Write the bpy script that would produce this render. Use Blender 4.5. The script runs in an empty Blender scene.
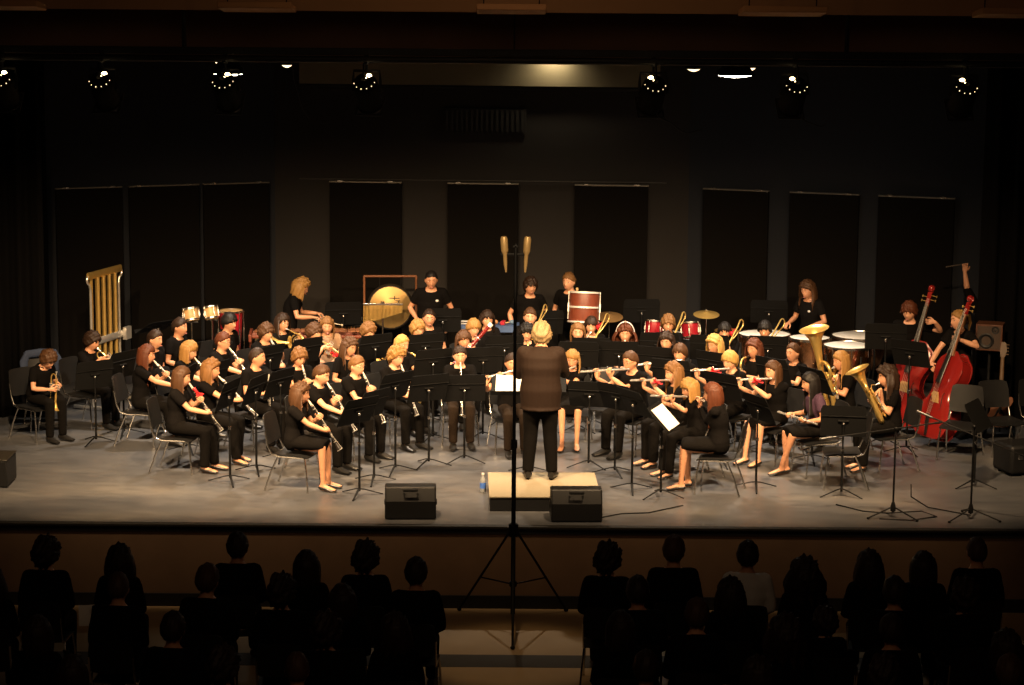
import bpy, math, random
from mathutils import Vector, Matrix, Euler
V = Vector
R = math.radians
PI = math.pi
SC = bpy.context.scene
COL = SC.collection
random.seed(7)

# ------------------------------------------------------------------ helpers
class MB:
    """collects geometry that becomes ONE mesh object"""
    def __init__(s):
        s.v = []; s.f = []; s.m = []
    def add(s, vs, fs, mat=0):
        b = len(s.v)
        s.v.extend([tuple(p) for p in vs])
        for f in fs:
            s.f.append(tuple(b + i for i in f)); s.m.append(mat)
    def tube(s, pts, rads, n=8, mat=0, ref=None, cap=True, closed=False, tilt=None):
        pts = [V(p) for p in pts]; N = len(pts)
        if not isinstance(rads, (list, tuple)): rads = [rads] * N
        vs = []; a = None
        for i in range(N):
            if closed: t = pts[(i + 1) % N] - pts[i - 1]
            else: t = pts[min(i + 1, N - 1)] - pts[max(i - 1, 0)]
            if t.length < 1e-9: t = V((0, 0, 1))
            t.normalize()
            if ref is not None: a = V(ref)
            elif a is None: a = V((1, 0, 0)) if abs(t.x) < .8 else V((0, 1, 0))
            a = a - t * a.dot(t)
            if a.length < 1e-6: a = t.orthogonal()
            a.normalize(); b = t.cross(a)
            r = rads[i]
            ra, rb = r if isinstance(r, (list, tuple)) else (r, r)
            tl = tilt[i] if tilt else 0
            for k in range(n):
                w = 2 * PI * k / n
                vs.append(pts[i] + a * (ra * math.cos(w)) + b * (rb * math.sin(w)) + t * (tl * math.sin(w)))
        fs = []
        for i in range(N if closed else N - 1):
            j = (i + 1) % N
            for k in range(n):
                q = (k + 1) % n
                fs.append((i * n + k, i * n + q, j * n + q, j * n + k))
        if cap and not closed:
            fs.append(tuple(range(n - 1, -1, -1)))
            fs.append(tuple((N - 1) * n + k for k in range(n)))
        s.add(vs, fs, mat)
    def box(s, c, d, mat=0, rot=None, taper=1.0):
        c = V(c); x, y, z = d[0] / 2, d[1] / 2, d[2] / 2
        vs = [V((i * x * (taper if k > 0 else 1), j * y * (taper if k > 0 else 1), k * z)) for k in (-1, 1) for j in (-1, 1) for i in (-1, 1)]
        if rot is not None: vs = [rot @ p for p in vs]
        s.add([c + p for p in vs], [(0, 2, 3, 1), (4, 5, 7, 6), (0, 1, 5, 4), (2, 6, 7, 3), (0, 4, 6, 2), (1, 3, 7, 5)], mat)
    def lathe(s, prof, n=20, mat=0, M=None, closed=False):
        vs = []; N = len(prof)
        for r, z in prof:
            for k in range(n):
                w = 2 * PI * k / n
                vs.append(V((r * math.cos(w), r * math.sin(w), z)))
        if M is not None: vs = [M @ p for p in vs]
        fs = []
        for i in range(N if closed else N - 1):
            j = (i + 1) % N
            for k in range(n):
                q = (k + 1) % n
                fs.append((i * n + k, i * n + q, j * n + q, j * n + k))
        if not closed:
            if prof[0][0] > 1e-5: fs.append(tuple(range(n - 1, -1, -1)))
            if prof[-1][0] > 1e-5: fs.append(tuple((N - 1) * n + k for k in range(n)))
        s.add(vs, fs, mat)
    def ell(s, c, r, mat=0, rot=None, nu=10, nv=7):
        vs = []; c = V(c)
        for i in range(nv + 1):
            th = PI * i / nv
            for k in range(nu):
                w = 2 * PI * k / nu
                p = V((r[0] * math.sin(th) * math.cos(w), r[1] * math.sin(th) * math.sin(w), r[2] * math.cos(th)))
                vs.append(c + (rot @ p if rot is not None else p))
        fs = []
        for i in range(nv):
            for k in range(nu):
                q = (k + 1) % nu
                fs.append((i * nu + k, (i + 1) * nu + k, (i + 1) * nu + q, i * nu + q))
        s.add(vs, fs, mat)
    def prism(s, out, z0, z1, mat=0, M=None):
        n = len(out)
        vs = [V((x, y, z0)) for x, y in out] + [V((x, y, z1)) for x, y in out]
        if M is not None: vs = [M @ p for p in vs]
        fs = [tuple(range(n - 1, -1, -1)), tuple(range(n, 2 * n))] + [(i, (i + 1) % n, n + (i + 1) % n, n + i) for i in range(n)]
        s.add(vs, fs, mat)
    def mesh(s, name):
        me = bpy.data.meshes.new(name)
        me.from_pydata(s.v, [], s.f)
        me.polygons.foreach_set('material_index', s.m)
        me.polygons.foreach_set('use_smooth', [True] * len(s.f))
        me.validate(); me.update()
        return me
    def build(s, name, mats, parent=None, loc=(0, 0, 0), rot=(0, 0, 0), flat=False, bevel=0, sharp=40):
        me = s.mesh(name)
        return obj(name, me, mats, parent, loc, rot, flat, bevel, sharp)

def obj(name, me, mats, parent=None, loc=(0, 0, 0), rot=(0, 0, 0), flat=False, bevel=0, sharp=40):
    if not isinstance(mats, (list, tuple)): mats = [mats]
    if not me.materials:
        for m in mats: me.materials.append(m)
    if flat: me.polygons.foreach_set('use_smooth', [False] * len(me.polygons))
    elif sharp and hasattr(me, 'set_sharp_from_angle'): me.set_sharp_from_angle(angle=R(sharp))
    o = bpy.data.objects.new(name, me); COL.objects.link(o)
    o.parent = parent; o.location = loc; o.rotation_euler = rot
    if bevel:
        b = o.modifiers.new('bevel', 'BEVEL'); b.width = bevel; b.segments = 2; b.limit_method = 'ANGLE'
    return o
def tag(o, label=None, cat=None, group=None, kind=None):
    if label: o['label'] = label
    if cat: o['category'] = cat
    if group: o['group'] = group
    if kind: o['kind'] = kind
    return o
def empty(name, loc, rz=0, label=None, cat=None, group=None):
    o = bpy.data.objects.new(name, None); COL.objects.link(o); o.empty_display_size = .1
    o.location = loc; o.rotation_euler = (0, 0, rz)
    return tag(o, label, cat, group)
def copy_tree(o, parent=None):
    c = o.copy(); COL.objects.link(c); c.parent = parent
    for ch in list(o.children): copy_tree(ch, c)
    return c
def frame(o, z, yh):
    z = V(z).normalized(); y = V(yh); y = (y - z * y.dot(z)).normalized(); x = y.cross(z)
    M = Matrix((x, y, z)).transposed().to_4x4(); M.translation = V(o)
    return M
def arc(c, r, a0, a1, n, ax=(0, 1)):
    """points of an arc in the plane of two axes"""
    out = []
    for i in range(n + 1):
        w = R(a0 + (a1 - a0) * i / n); p = [c[0], c[1], c[2]]
        p[ax[0]] += r * math.cos(w); p[ax[1]] += r * math.sin(w); out.append(tuple(p))
    return out

# ------------------------------------------------------------------ materials
MATS = {}
def mat(name, col, rough=.6, metal=0, noise=0, scale=8, bump=0, emit=None, estr=0, spec=None, coat=0, stretch=None, trans=0, alpha=1):
    if name in MATS: return MATS[name]
    m = bpy.data.materials.new(name); m.use_nodes = True
    nt = m.node_tree; b = nt.nodes['Principled BSDF']
    b.inputs['Base Color'].default_value = (*col, 1); b.inputs['Roughness'].default_value = rough
    b.inputs['Metallic'].default_value = metal
    if spec is not None: b.inputs['Specular IOR Level'].default_value = spec
    if coat: b.inputs['Coat Weight'].default_value = coat
    if trans: b.inputs['Transmission Weight'].default_value = trans
    if noise or bump:
        tc = nt.nodes.new('ShaderNodeTexCoord'); n = nt.nodes.new('ShaderNodeTexNoise')
        n.inputs['Scale'].default_value = scale; n.inputs['Detail'].default_value = 4
        if stretch:
            mp = nt.nodes.new('ShaderNodeMapping'); mp.inputs['Scale'].default_value = stretch
            nt.links.new(tc.outputs['Object'], mp.inputs['Vector']); nt.links.new(mp.outputs['Vector'], n.inputs['Vector'])
        else: nt.links.new(tc.outputs['Object'], n.inputs['Vector'])
        if noise:
            mx = nt.nodes.new('ShaderNodeMix'); mx.data_type = 'RGBA'
            mx.inputs[6].default_value = (*[c * (1 - noise) for c in col], 1)
            mx.inputs[7].default_value = (*[min(1, c * (1 + noise)) for c in col], 1)
            nt.links.new(n.outputs['Fac'], mx.inputs[0]); nt.links.new(mx.outputs[2], b.inputs['Base Color'])
        if bump:
            bp = nt.nodes.new('ShaderNodeBump'); bp.inputs['Strength'].default_value = bump; bp.inputs['Distance'].default_value = .01
            nt.links.new(n.outputs['Fac'], bp.inputs['Height']); nt.links.new(bp.outputs['Normal'], b.inputs['Normal'])
    if emit:
        b.inputs['Emission Color'].default_value = (*emit, 1); b.inputs['Emission Strength'].default_value = estr
    MATS[name] = m
    return m
BLACKM = mat('black_paint', (.006, .006, .0065), .6, spec=.25, noise=.2, scale=30)
BLACKP = mat('black_plastic', (.009, .009, .0095), .5, spec=.3, noise=.15, scale=20)
STANDM = mat('stand_black', (.004, .004, .0042), .7, spec=.15, noise=.2, scale=12)
CHROME = mat('chrome', (.62, .6, .57), .25, 1, noise=.1, scale=20)
SILVER = mat('silver', (.82, .79, .74), .28, .75, noise=.06, scale=30)
BRASS = mat('brass', (.80, .54, .17), .3, .72, noise=.1, scale=14)
BRASSD = mat('brass_aged', (.60, .38, .13), .4, .7, noise=.25, scale=9)
COPPER = mat('copper', (.72, .34, .16), .25, 1, noise=.2, scale=8)
EBONY = mat('ebony', (.014, .012, .012), .3, noise=.2, scale=30)
RED = mat('red_ribbon', (.55, .015, .02), .6, noise=.2, scale=40)
REDV = mat('red_varnish', (.22, .012, .010), .22, noise=.35, scale=5, coat=.6, stretch=(1, 1, .2))
REDW = mat('maroon_shell', (.15, .034, .016), .4, noise=.3, scale=25)
REDS = mat('red_sparkle', (.28, .01, .018), .25, noise=.25, scale=60)
MAROON = mat('bassoon_wood', (.16, .012, .012), .25, noise=.3, scale=10)
WOOD = mat('rosewood', (.20, .075, .03), .4, noise=.35, scale=6, stretch=(1, 6, 1))
TAN = mat('tan_wood', (.52, .32, .13), .4, noise=.25, scale=9, stretch=(1, 1, 5))
WHITE = mat('drum_head', (.78, .76, .72), .5, noise=.05, scale=10)
PAPER = mat('sheet_paper', (.82, .8, .74), .8, noise=.04, scale=40)
CLOTH = mat('black_cotton', (.0040, .0034, .0033), .92, spec=.07, noise=.25, scale=50, bump=.15)
CLOTH2 = mat('black_jersey', (.0055, .0047, .0045), .92, spec=.07, noise=.25, scale=35, bump=.15)
TROU = mat('black_twill', (.0042, .0035, .0031), .9, spec=.08, noise=.25, scale=45, bump=.15)
TROUB = mat('dark_brown_twill', (.015, .0095, .006), .9, spec=.1, noise=.25, scale=45, bump=.15)
SUIT = mat('brown_suit', (.015, .0066, .0031), .8, spec=.25, noise=.2, scale=40, bump=.1)
PURPLE = mat('purple_knit', (.05, .02, .045), .85, noise=.2, scale=40)
SHOE = mat('shoe_leather', (.012, .011, .010), .35, noise=.2, scale=25)
DENIM = mat('blue_denim', (.022, .035, .075), .85, noise=.3, scale=40, bump=.2)
WHITEC = mat('white_cotton', (.6, .58, .55), .85, noise=.08, scale=30)
EYEW = mat('eye_white', (.7, .66, .6), .3, noise=.03, scale=60)
EYE = mat('eye_dark', (.015, .01, .008), .2, noise=.1, scale=60)
LIP = mat('lip', (.42, .15, .12), .5, noise=.1, scale=60)
SKIN = {'fair': mat('skin_fair', (.62, .315, .185), .5, noise=.06, scale=12),
        'mid': mat('skin_mid', (.55, .265, .148), .5, noise=.06, scale=12),
        'tan': mat('skin_tan', (.43, .205, .10), .5, noise=.06, scale=12)}
def hairmat(n, c): return mat('hair_' + n, c, .58, spec=.3, noise=.45, scale=22, bump=.4, stretch=(3, 3, .35))
HAIR = {'black': hairmat('black', (.006, .0042, .0036)), 'dark': hairmat('dark_brown', (.020, .009, .0042)), 'brown': hairmat('brown', (.060, .026, .010)),
        'auburn': hairmat('auburn', (.078, .021, .0075)), 'lightbrown': hairmat('light_brown', (.15, .070, .022)), 'blond': hairmat('blond', (.42, .24, .07)),
        'sandy': hairmat('sandy', (.26, .135, .038)), 'grey': hairmat('grey_blond', (.27, .185, .09))}

# ------------------------------------------------------------------ people
def head_pt(x, y, z):
    """surface of a head (face towards -Y) for a direction on the unit sphere"""
    px = .074 * x; py = .094 * y; pz = .116 * z
    if z < 0: px *= 1 - .30 * (-z) ** 1.4
    if y < 0:
        py *= .96
        if z < -.55: py -= .006 * (-z - .55) / .45
        ax = abs(px)
        nose = math.exp(-(px / .012) ** 2) * math.exp(-((pz + .022) / .020) ** 2)
        py -= .022 * nose
        py -= .005 * math.exp(-((pz - .032) / .012) ** 2) * math.exp(-(px / .05) ** 2)
        py += .008 * math.exp(-((ax - .031) / .014) ** 2) * math.exp(-((pz - .010) / .013) ** 2)
        py -= .005 * math.exp(-(px / .022) ** 2) * math.exp(-((pz + .060) / .012) ** 2)
    else:
        if z < -.3: py *= 1 - .45 * (-z - .3) / .7
        py += .008 * math.exp(-((z - .15) / .5) ** 2)
    return V((px, py, pz))
def head_grid(mb, fn, C, Rm, hs, nu=26, nv=18, mat=0):
    vs = []
    for i in range(nv + 1):
        th = PI * i / nv
        for k in range(nu):
            w = 2 * PI * k / nu
            d = (math.sin(th) * math.sin(w), -math.sin(th) * math.cos(w), math.cos(th))
            vs.append(C + Rm @ (fn(*d) * hs))
    fs = [(i * nu + k, (i + 1) * nu + k, (i + 1) * nu + (k + 1) % nu, i * nu + (k + 1) % nu) for i in range(nv) for k in range(nu)]
    mb.add(vs, fs, mat)
HS = {  # front hairline, ear line, nape, thickness, curl, curtain length, curtain spread
    'short': (.50, -.02, -.55, .012, .003, 0, 0), 'mop': (.26, -.42, -.8, .024, .006, 0, 0), 'buzz': (.58, .0, -.56, .007, .002, 0, 0),
    'bowl': (.30, -.30, -.72, .020, .003, 0, 0), 'curlyshort': (.42, -.28, -.75, .030, .011, 0, 0), 'bald': (1.2, .0, -.5, .006, .001, 0, 0),
    'long': (.52, -.25, -.9, .016, .003, .36, 1), 'longer': (.45, -.25, -.9, .017, .003, .44, 1.05), 'bob': (.36, -.25, -.9, .020, .003, .22, 1.08),
    'wavy': (.48, -.25, -.9, .024, .007, .34, 1.18), 'curly': (.50, -.2, -.9, .036, .012, .30, 1.42),
    'wavyshort': (.46, -.25, -.9, .026, .008, .22, 1.16),
    'bun': (.60, .0, -.7, .012, .002, 0, 0), 'pony': (.58, .0, -.7, .012, .002, 0, 0), 'afro': (.4, -.3, -.8, .05, .014, 0, 0)}
def sstep(a, b, x):
    t = max(0, min(1, (x - a) / (b - a))); return t * t * (3 - 2 * t)
def make_hair(style, C, Rm, hs, yaw, pitch, seed):
    hb, hsd, hn, th, curl, ln, sp = HS[style]
    rnd = random.Random(seed); ph = rnd.uniform(0, 6); part = rnd.choice((-.3, .3, 0))
    mb = MB()
    def fn(x, y, z):
        az = math.degrees(math.atan2(abs(x), -y))
        if az < 45: hl = hb - (.10 if hb < .4 else .02) * math.sin(az * .2 + ph) - .12 * (az / 45) ** 2 + part * .25 * x + .035 * math.sin(az * .31 + ph * 3)
        elif az < 92: hl = hb - .12 + (hsd - hb + .12) * ((az - 45) / 47)
        elif az < 130: hl = hsd + (hn - hsd) * ((az - 92) / 38)
        else: hl = hn
        m = sstep(hl - .07, hl + .07, z)
        g = curl * .75 * (math.sin(x * 13 + ph + z * 5) + math.sin(y * 12 + z * 11 + ph * 2) + .8 * math.sin((x + z) * 19 - y * 9)) + .0025 * math.sin(math.atan2(x, -y) * 22 + z * 3 + ph)
        p = head_pt(x, y, z)
        if y < 0 and m > .01: p.y = -.090 * abs(y) if z > -.2 else p.y
        return p + V((x, y, z)) * (-.014 + m * (.014 + th + g))
    head_grid(mb, fn, C, Rm, hs, *((54, 38) if curl > .005 else (34, 26)))
    if ln:
        Ry = (Matrix.Rotation(yaw, 3, 'Z') @ Matrix.Rotation(pitch * .35, 3, 'X'))
        na, nv = 34, 12; a0 = 62
        rows = []
        for side in (0, 1):
            for i in range(nv + 1):
                v = i / nv; row = []
                for k in range(na + 1):
                    u = k / na; a = R(a0 + (360 - 2 * a0) * u)
                    e = math.sin(PI * min(1, max(0, u))) ** .25 if 0 < u < 1 else 0
                    back = max(0, -math.cos(a))
                    L = ln * (1 - .06 * math.sin(a * 5 + ph) - .05 * math.sin(a * 13 + ph * 2) - .04 * math.sin(a * 31) - .10 * (1 - back)) * hs
                    z = .078 * hs - v * (L + .033 * hs)
                    gr = .80 + .20 * sstep(0, .22, v); rx = (.080 + th * .75) * (1 + (sp - 1) * sstep(.05, .5, v)) * gr; ry = (.097 + th * .75) * gr
                    dz = max(0, -z - .09)
                    rx2 = rx * (1 - .10 * min(1, dz / .1)) + .03 * max(0, v - .6) * back
                    ry2 = ry * (1 - .22 * min(1, dz / .08) * back) + .07 * max(0, dz - .08)
                    st = (.004 + curl) * math.sin(a * 11 + ph + v * 7 * (curl > .005)) + (.003 + curl * .6) * math.sin(a * 23 + ph * 3 + v * 12 * (curl > .005))
                    t = (.018 + curl) * e * (1 - .75 * v) * (-1 if side else 1) * .6
                    q = V((math.sin(a) * (rx2 + st * v + t), -math.cos(a) * (ry2 + st * v + t) + .004, z / hs)) * hs
                    q.z = z
                    row.append(C + Ry @ q)
                rows.append(row)
        vs = [p for r in rows for p in r]; W = na + 1; H = nv + 1; fs = []
        for i in range(nv):
            for k in range(na):
                a_, b_, c_, d_ = i * W + k, i * W + k + 1, (i + 1) * W + k + 1, (i + 1) * W + k
                fs.append((a_, d_, c_, b_)); o = H * W
                fs.append((a_ + o, b_ + o, c_ + o, d_ + o))
        o = H * W
        for k in range(na):
            fs.append((k, k + 1, k + 1 + o, k + o)); j = nv * W
            fs.append((j + k + 1, j + k, j + k + o, j + k + 1 + o))
        for i in range(nv):
            fs.append((i * W, i * W + o, (i + 1) * W + o, (i + 1) * W)); j = na
            fs.append((i * W + j + o, i * W + j, (i + 1) * W + j, (i + 1) * W + j + o))
        mb.add(vs, fs)
    if style == 'bun': mb.ell(C + Rm @ (V((0, .105, .03)) * hs), (.04, .035, .04), nu=12)
    if style == 'pony':
        p0 = C + Rm @ (V((0, .10, .04)) * hs)
        mb.tube([p0, p0 + Rm @ V((0, .05, 0)), p0 + Rm @ V((0, .06, -.1)), p0 + Rm @ V((0, .04, -.2))], [.02, .028, .026, .006], 10)
    return mb
def ik(S, W, l1, l2, pole):
    d = W - S; L = d.length
    if L > (l1 + l2) * .985: W = S + d * ((l1 + l2) * .985 / L); d = W - S; L = d.length
    if L < .12: W = S + d.normalized() * .12 if L > 1e-4 else S + V((0, -.12, 0)); d = W - S; L = d.length
    u = d / L; a = (l1 * l1 - l2 * l2 + L * L) / (2 * L); h = math.sqrt(max(0, l1 * l1 - a * a))
    p = pole - u * pole.dot(u)
    if p.length < 1e-4: p = u.orthogonal()
    return S + u * a + p.normalized() * h, W

JOBS = []   # meshes to be united into one skin: (mesh builder, voxel, smoothing)
def job(mb, vox, it):
    JOBS.append([mb, vox, it, None]); return len(JOBS) - 1
def run_jobs():
    tmp = []
    for j in JOBS:
        me = j[0].mesh('raw'); o = bpy.data.objects.new('raw', me); COL.objects.link(o)
        r = o.modifiers.new('r', 'REMESH'); r.mode = 'VOXEL'; r.voxel_size = j[1]
        s = o.modifiers.new('s', 'SMOOTH'); s.factor = .5; s.iterations = j[2]
        tmp.append((o, me))
    dg = bpy.context.evaluated_depsgraph_get()
    for j, (o, me) in zip(JOBS, tmp):
        j[3] = bpy.data.meshes.new_from_object(o.evaluated_get(dg))
    for o, me in tmp:
        bpy.data.objects.remove(o); bpy.data.meshes.remove(me)

def figure(sp):
    """works out one person's geometry in local space (face to -Y, feet at z=0)"""
    s = sp.get('s', .93); sit = sp.get('pose', 'sit') == 'sit'; fem = sp.get('fem', False); vox = sp.get('vox', .0125)
    seed = sp.get('seed', 1); rnd = random.Random(seed)
    lean = R(sp.get('lean', 6)); hz = .440 + .104 * s if sit else .525 * 1.7 * s
    P = V((0, 0, hz)); sw = .93 if fem else 1.0
    bend = R(sp.get('side', 0))
    def spn(h):
        return P + V((math.sin(bend) * h * 1.0, -math.sin(lean) * (.45 * h + 1.1 * h * h), h * math.cos(lean * .85))) * s
    yaw, pit, rol = R(sp.get('hy', 0)), R(sp.get('hp', 8)), R(sp.get('hr', 0))
    Rm = Matrix.Rotation(yaw, 3, 'Z') @ Matrix.Rotation(pit, 3, 'X') @ Matrix.Rotation(rol, 3, 'Y')
    hs = (.52 + .48 * s) * 1.08 * sp.get('head', 1)
    hj = spn(.535)
    C = hj + Rm @ (V((0, -.022, .078)) * hs)
    mouth = C + Rm @ (V((0, -.098, -.058)) * hs)
    body = MB()
    # torso and neck
    wd = sp.get('wide', 1)
    TR = [(-.09, .09, .075), (-.05, .145, .105), (.02, .158, .115), (.10, .140, .102), (.20, .132, .096), (.30, .150, .108), (.38, .160, .104), (.43, .150, .088), (.468, .105, .068), (.492, .062, .058), (.53, .052, .054), (.57, .050, .052)]
    TR = [(h, a * (wd if h < .45 else 1), b * (1 + (wd - 1) * .7 if h < .45 else 1)) for h, a, b in TR]
    if fem: TR = [(h, a * (.93 if h > .15 else 1.0) * (.92 if .08 < h < .25 else 1), b * (1.06 if .27 < h < .36 else .95)) for h, a, b in TR]
    body.tube([spn(h) for h, a, b in TR] + [C + Rm @ V((0, .012, -.03))], [(a * s, b * s) for h, a, b in TR] + [(.046 * s, .05 * s)], 20, ref=(1, 0, 0))
    head_grid(body, head_pt, C, Rm, hs)
    for x in (-1, 1):
        body.ell(C + Rm @ (V((x * .076, .008, -.008)) * hs), (.010 * hs, .019 * hs, .031 * hs), rot=Rm, nu=8, nv=6)
    extra = MB()   # small face pieces and fingers, kept crisp
    for x in (-1, 1):
        e = head_pt(x * .40, -.91, .09); e.x = x * .031
        extra.ell(C + Rm @ (V((e.x, e.y + .006, .010)) * hs), (.0135 * hs, .009, .0065 * hs), 4, Rm, 8, 6)
        extra.ell(C + Rm @ (V((e.x + .001, e.y - .001, .0095)) * hs), (.006 * hs, .004, .006 * hs), 1, Rm, 8, 6)
        b0 = [head_pt(*V((x * q, -.9, .27 + .04 * math.sin(q * 5))).normalized()) for q in (.17, .36, .58)]
        extra.tube([C + Rm @ ((p + V((0, .001, 0))) * hs) for p in b0], [.003, .0042, .0025], 6, 3)
    extra.ell(C + Rm @ (V((0, -.094, -.061)) * hs), (.021 * hs, .007, .0065 * hs), 2, Rm, 10, 6)
    # arms
    g = sp.get('grip') or {}
    L1, L2 = .262 * s, .232 * s
    arms = {}
    for sd, x in (('R', -1), ('L', 1)):
        S = spn(.428) + V((x * .158 * sw * wd * s, .004, 0))
        if sd in g: G, t, dh, curl = g[sd]
        elif sit: G, t, dh, curl = (spn(0) + V((x * .09, -.27, .085)), V((-x, 0, 0)), V((-x * .25, -1, -.15)), .35)
        else: G, t, dh, curl = (spn(-.08) + V((x * .22, -.06, 0)), V((0, -1, 0)), V((0, -.15, -1)), .5)
        G, t, dh = V(G), V(t).normalized(), V(dh).normalized()
        d = (dh - t * dh.dot(t)).normalized()
        n = t.cross(d) if sd == 'R' else d.cross(t)
        off = .026 if curl > .55 else .012
        W = G - d * .075 * s - n * off
        pole = V(sp.get('pole' + sd, (x * .55, .35, -1)))
        E, W = ik(S, W, L1, L2, pole)
        # the hand starts where the arm really ends
        arms[sd] = (S, E, W)
        body.tube([S + V((-x * .06, 0, .0)) * s, S, S.lerp(E, .3), S.lerp(E, .7), E, E.lerp(W, .25), E.lerp(W, .6), W, W + d * .012],
                  [q * s for q in (.040, .050, .045, .040, .035, .038, .033, .0245, .023)], 12)
        body.tube([W - d * .008, W + d * .012 * s, W + d * .045 * s, W + d * .080 * s, W + d * .088 * s], [(.022 * s, .018 * s), (.029 * s, .018 * s), (.039 * s, .0165 * s), (.038 * s, .014 * s), (.032 * s, .010 * s)], 12, ref=t)
        for k, (o, ln, rr) in enumerate(((.029, .92, .0085), (.010, 1.0, .0088), (-.010, .94, .0084), (-.028, .76, .0074))):
            p = W + (d * .076 + t * o) * s; pts = [p - d * .015 * s]; ang = 0
            q = p.copy(); pts.append(q.copy())
            for m_, (sl, ca) in enumerate(((.042, .55), (.027, .95), (.022, .75))):
                ang += ca * curl * (1 + .06 * k) * 1.35
                dirn = d * math.cos(ang) + n * math.sin(ang) + t * (.05 * (1.5 - k) * (1 - curl))
                q = q + dirn.normalized() * sl * ln * s; pts.append(q.copy())
            extra.tube(pts, [rr * s * f for f in (1, 1.05, 1, .92, .72)], 6, 0)
        p = W + (d * .022 + t * .024) * s; d1 = (t * .62 + d * .62 + n * .42).normalized(); d2 = (t * (.35 - .3 * curl) + d * .75 + n * (.4 + .5 * curl)).normalized()
        extra.tube([p - d1 * .012 * s, p, p + d1 * .042 * s, p + d1 * .042 * s + d2 * .03 * s, p + d1 * .042 * s + d2 * .048 * s], [q * s for q in (.012, .0125, .0108, .0098, .007)], 6, 0)
    # legs
    legs = []
    sprd = sp.get('spread', .11)
    for x in (-1, 1):
        if sit:
            H = P + V((x * .082 * s, -.02, -.012 * s))
            kz = .470 + .036 * s; kx = x * sprd * s + sp.get('kx', 0)
            K = V((kx, -.405 * s, kz))
            fy = (-.38 - sp.get('reach', .04)) * s + rnd.uniform(-.04, .04)
            if sp.get('feet') == 'back': fy = -.30 * s + x * .05
            A = V((kx * (.95 if not fem else .8) + x * .008, fy, .085 * s))
            if sp.get('cross') and x == 1: A = V((-.04, fy - .03, .09 * s))
            rt = [(.082, .080), (.080, .078), (.070, .072), (.058, .058), (.056, .058), (.052, .055), (.040, .042), (.032, .036), (.034, .04)]
        else:
            H = P + V((x * .088 * s, 0, -.02 * s)); K = V((x * .10 * s, -.02 * s, .275 * 1.7 * s)); A = V((x * (.105 + sp.get('stance', .0)) * s, .01 * s, .082 * s))
            rt = [(.085, .09), (.085, .09), (.075, .08), (.06, .062), (.056, .06), (.054, .058), (.042, .046), (.034, .038), (.036, .04)]
        pts = [H + (H - K).normalized() * .03 * s, H.lerp(K, .1), H.lerp(K, .5), H.lerp(K, .88), K, K.lerp(A, .22), K.lerp(A, .6), K.lerp(A, .92), A + V((0, 0, -.03 * s))]
        body.tube(pts, [(a * s * (.92 if fem else 1), b * s * (.92 if fem else 1)) for a, b in rt], 14, ref=(1, 0, 0))
        to = x * sp.get('toe', .12)
        fd = V((to, -1, 0)).normalized()
        hl = A + V((0, 0, -.085 * s + .006)); 
        foot = [hl - fd * -.0 + V((0, 0, .05 * s)) - fd * .055 * s, hl + V((0, 0, .045 * s)) - fd * .02 * s, hl + fd * .06 * s + V((0, 0, .038 * s)), hl + fd * .13 * s + V((0, 0, .026 * s)), hl + fd * .175 * s + V((0, 0, .02 * s))]
        fr = [(.02, .028), (.034, .042), (.038, .034), (.042, .022), (.024, .013)]
        body.tube(foot, [(a * s, b * s) for a, b in fr], 12, ref=(1, 0, 0))
        legs.append((pts, rt, foot, fr))
    out = {'C': C, 'Rm': Rm, 'mouth': mouth, 'hs': hs, 'P': P, 'spn': spn, 'arms': arms, 's': s, 'hz': hz, 'extra': extra, 'legs': legs}
    out['body'] = job(body, vox, 2)
    # shirt or jacket
    top = MB(); jacket = sp.get('top') == 'jacket'; lo = -.16 if jacket else -.045
    def ring(h):
        for (h0, a0, b0), (h1, a1, b1) in zip(TR, TR[1:]):
            if h0 <= h <= h1:
                q = (h - h0) / (h1 - h0); return a0 + (a1 - a0) * q, b0 + (b1 - b0) * q
        return TR[0][1:] if h < TR[0][0] else TR[-1][1:]
    pts, rr = [], []
    hsq = (lo, lo + .03, .05, .12, .20, .28, .34, .385, .43, .462, .480)
    for h in hsq:
        a, b = ring(max(h, -.03)); o = .016 + (.020 if .04 < h < .3 and not fem else .006) + (.012 if jacket else 0)
        if h > .44: o = .014
        if sit and h < .03: o = .010
        pts.append(spn(h) + V((0, .012 if h > .44 else 0, 0))); rr.append(((a + o) * s, (b + o) * s))
    if jacket:
        rr[0] = (rr[0][0] + .02, rr[0][1] + .03)
    top.tube(pts, rr, 20, ref=(1, 0, 0), tilt=[0] * 8 + [.0, .018 * s, .032 * s])
    slv = sp.get('sleeve', 'short')
    for sd, x in (('R', -1), ('L', 1)):
        S, E, W = arms[sd]
        if slv == 'short':
            e = S.lerp(E, .62)
            top.tube([S + V((-x * .09, 0, .004)) * s, S + V((-x * .035, 0, .004)), S.lerp(E, .14), S.lerp(E, .3), e.lerp(S, .1), e], [q * s for q in (.062, .066, .068, .066, .064, .064)], 14); top.ell(S, (.066 * s,) * 3)
        else:
            k = .50 if slv == 'elbow' else .96
            e = E.lerp(W, k) if slv != 'elbow' else E.lerp(W, .12)
            j = .008 if jacket else 0
            top.tube([S + V((-x * .09, 0, .002)) * s, S + V((-x * .035, 0, .004)), S.lerp(E, .14), S.lerp(E, .3), S.lerp(E, .8), E, E.lerp(e, .5), e], [(q + j) * s for q in (.060, .066, .066, .062, .056, .053, .048, .040)], 14); top.ell(S, ((.066 + j) * s,) * 3)
    out['top'] = job(top, vox * 1.2, 2)
    col = MB()
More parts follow.
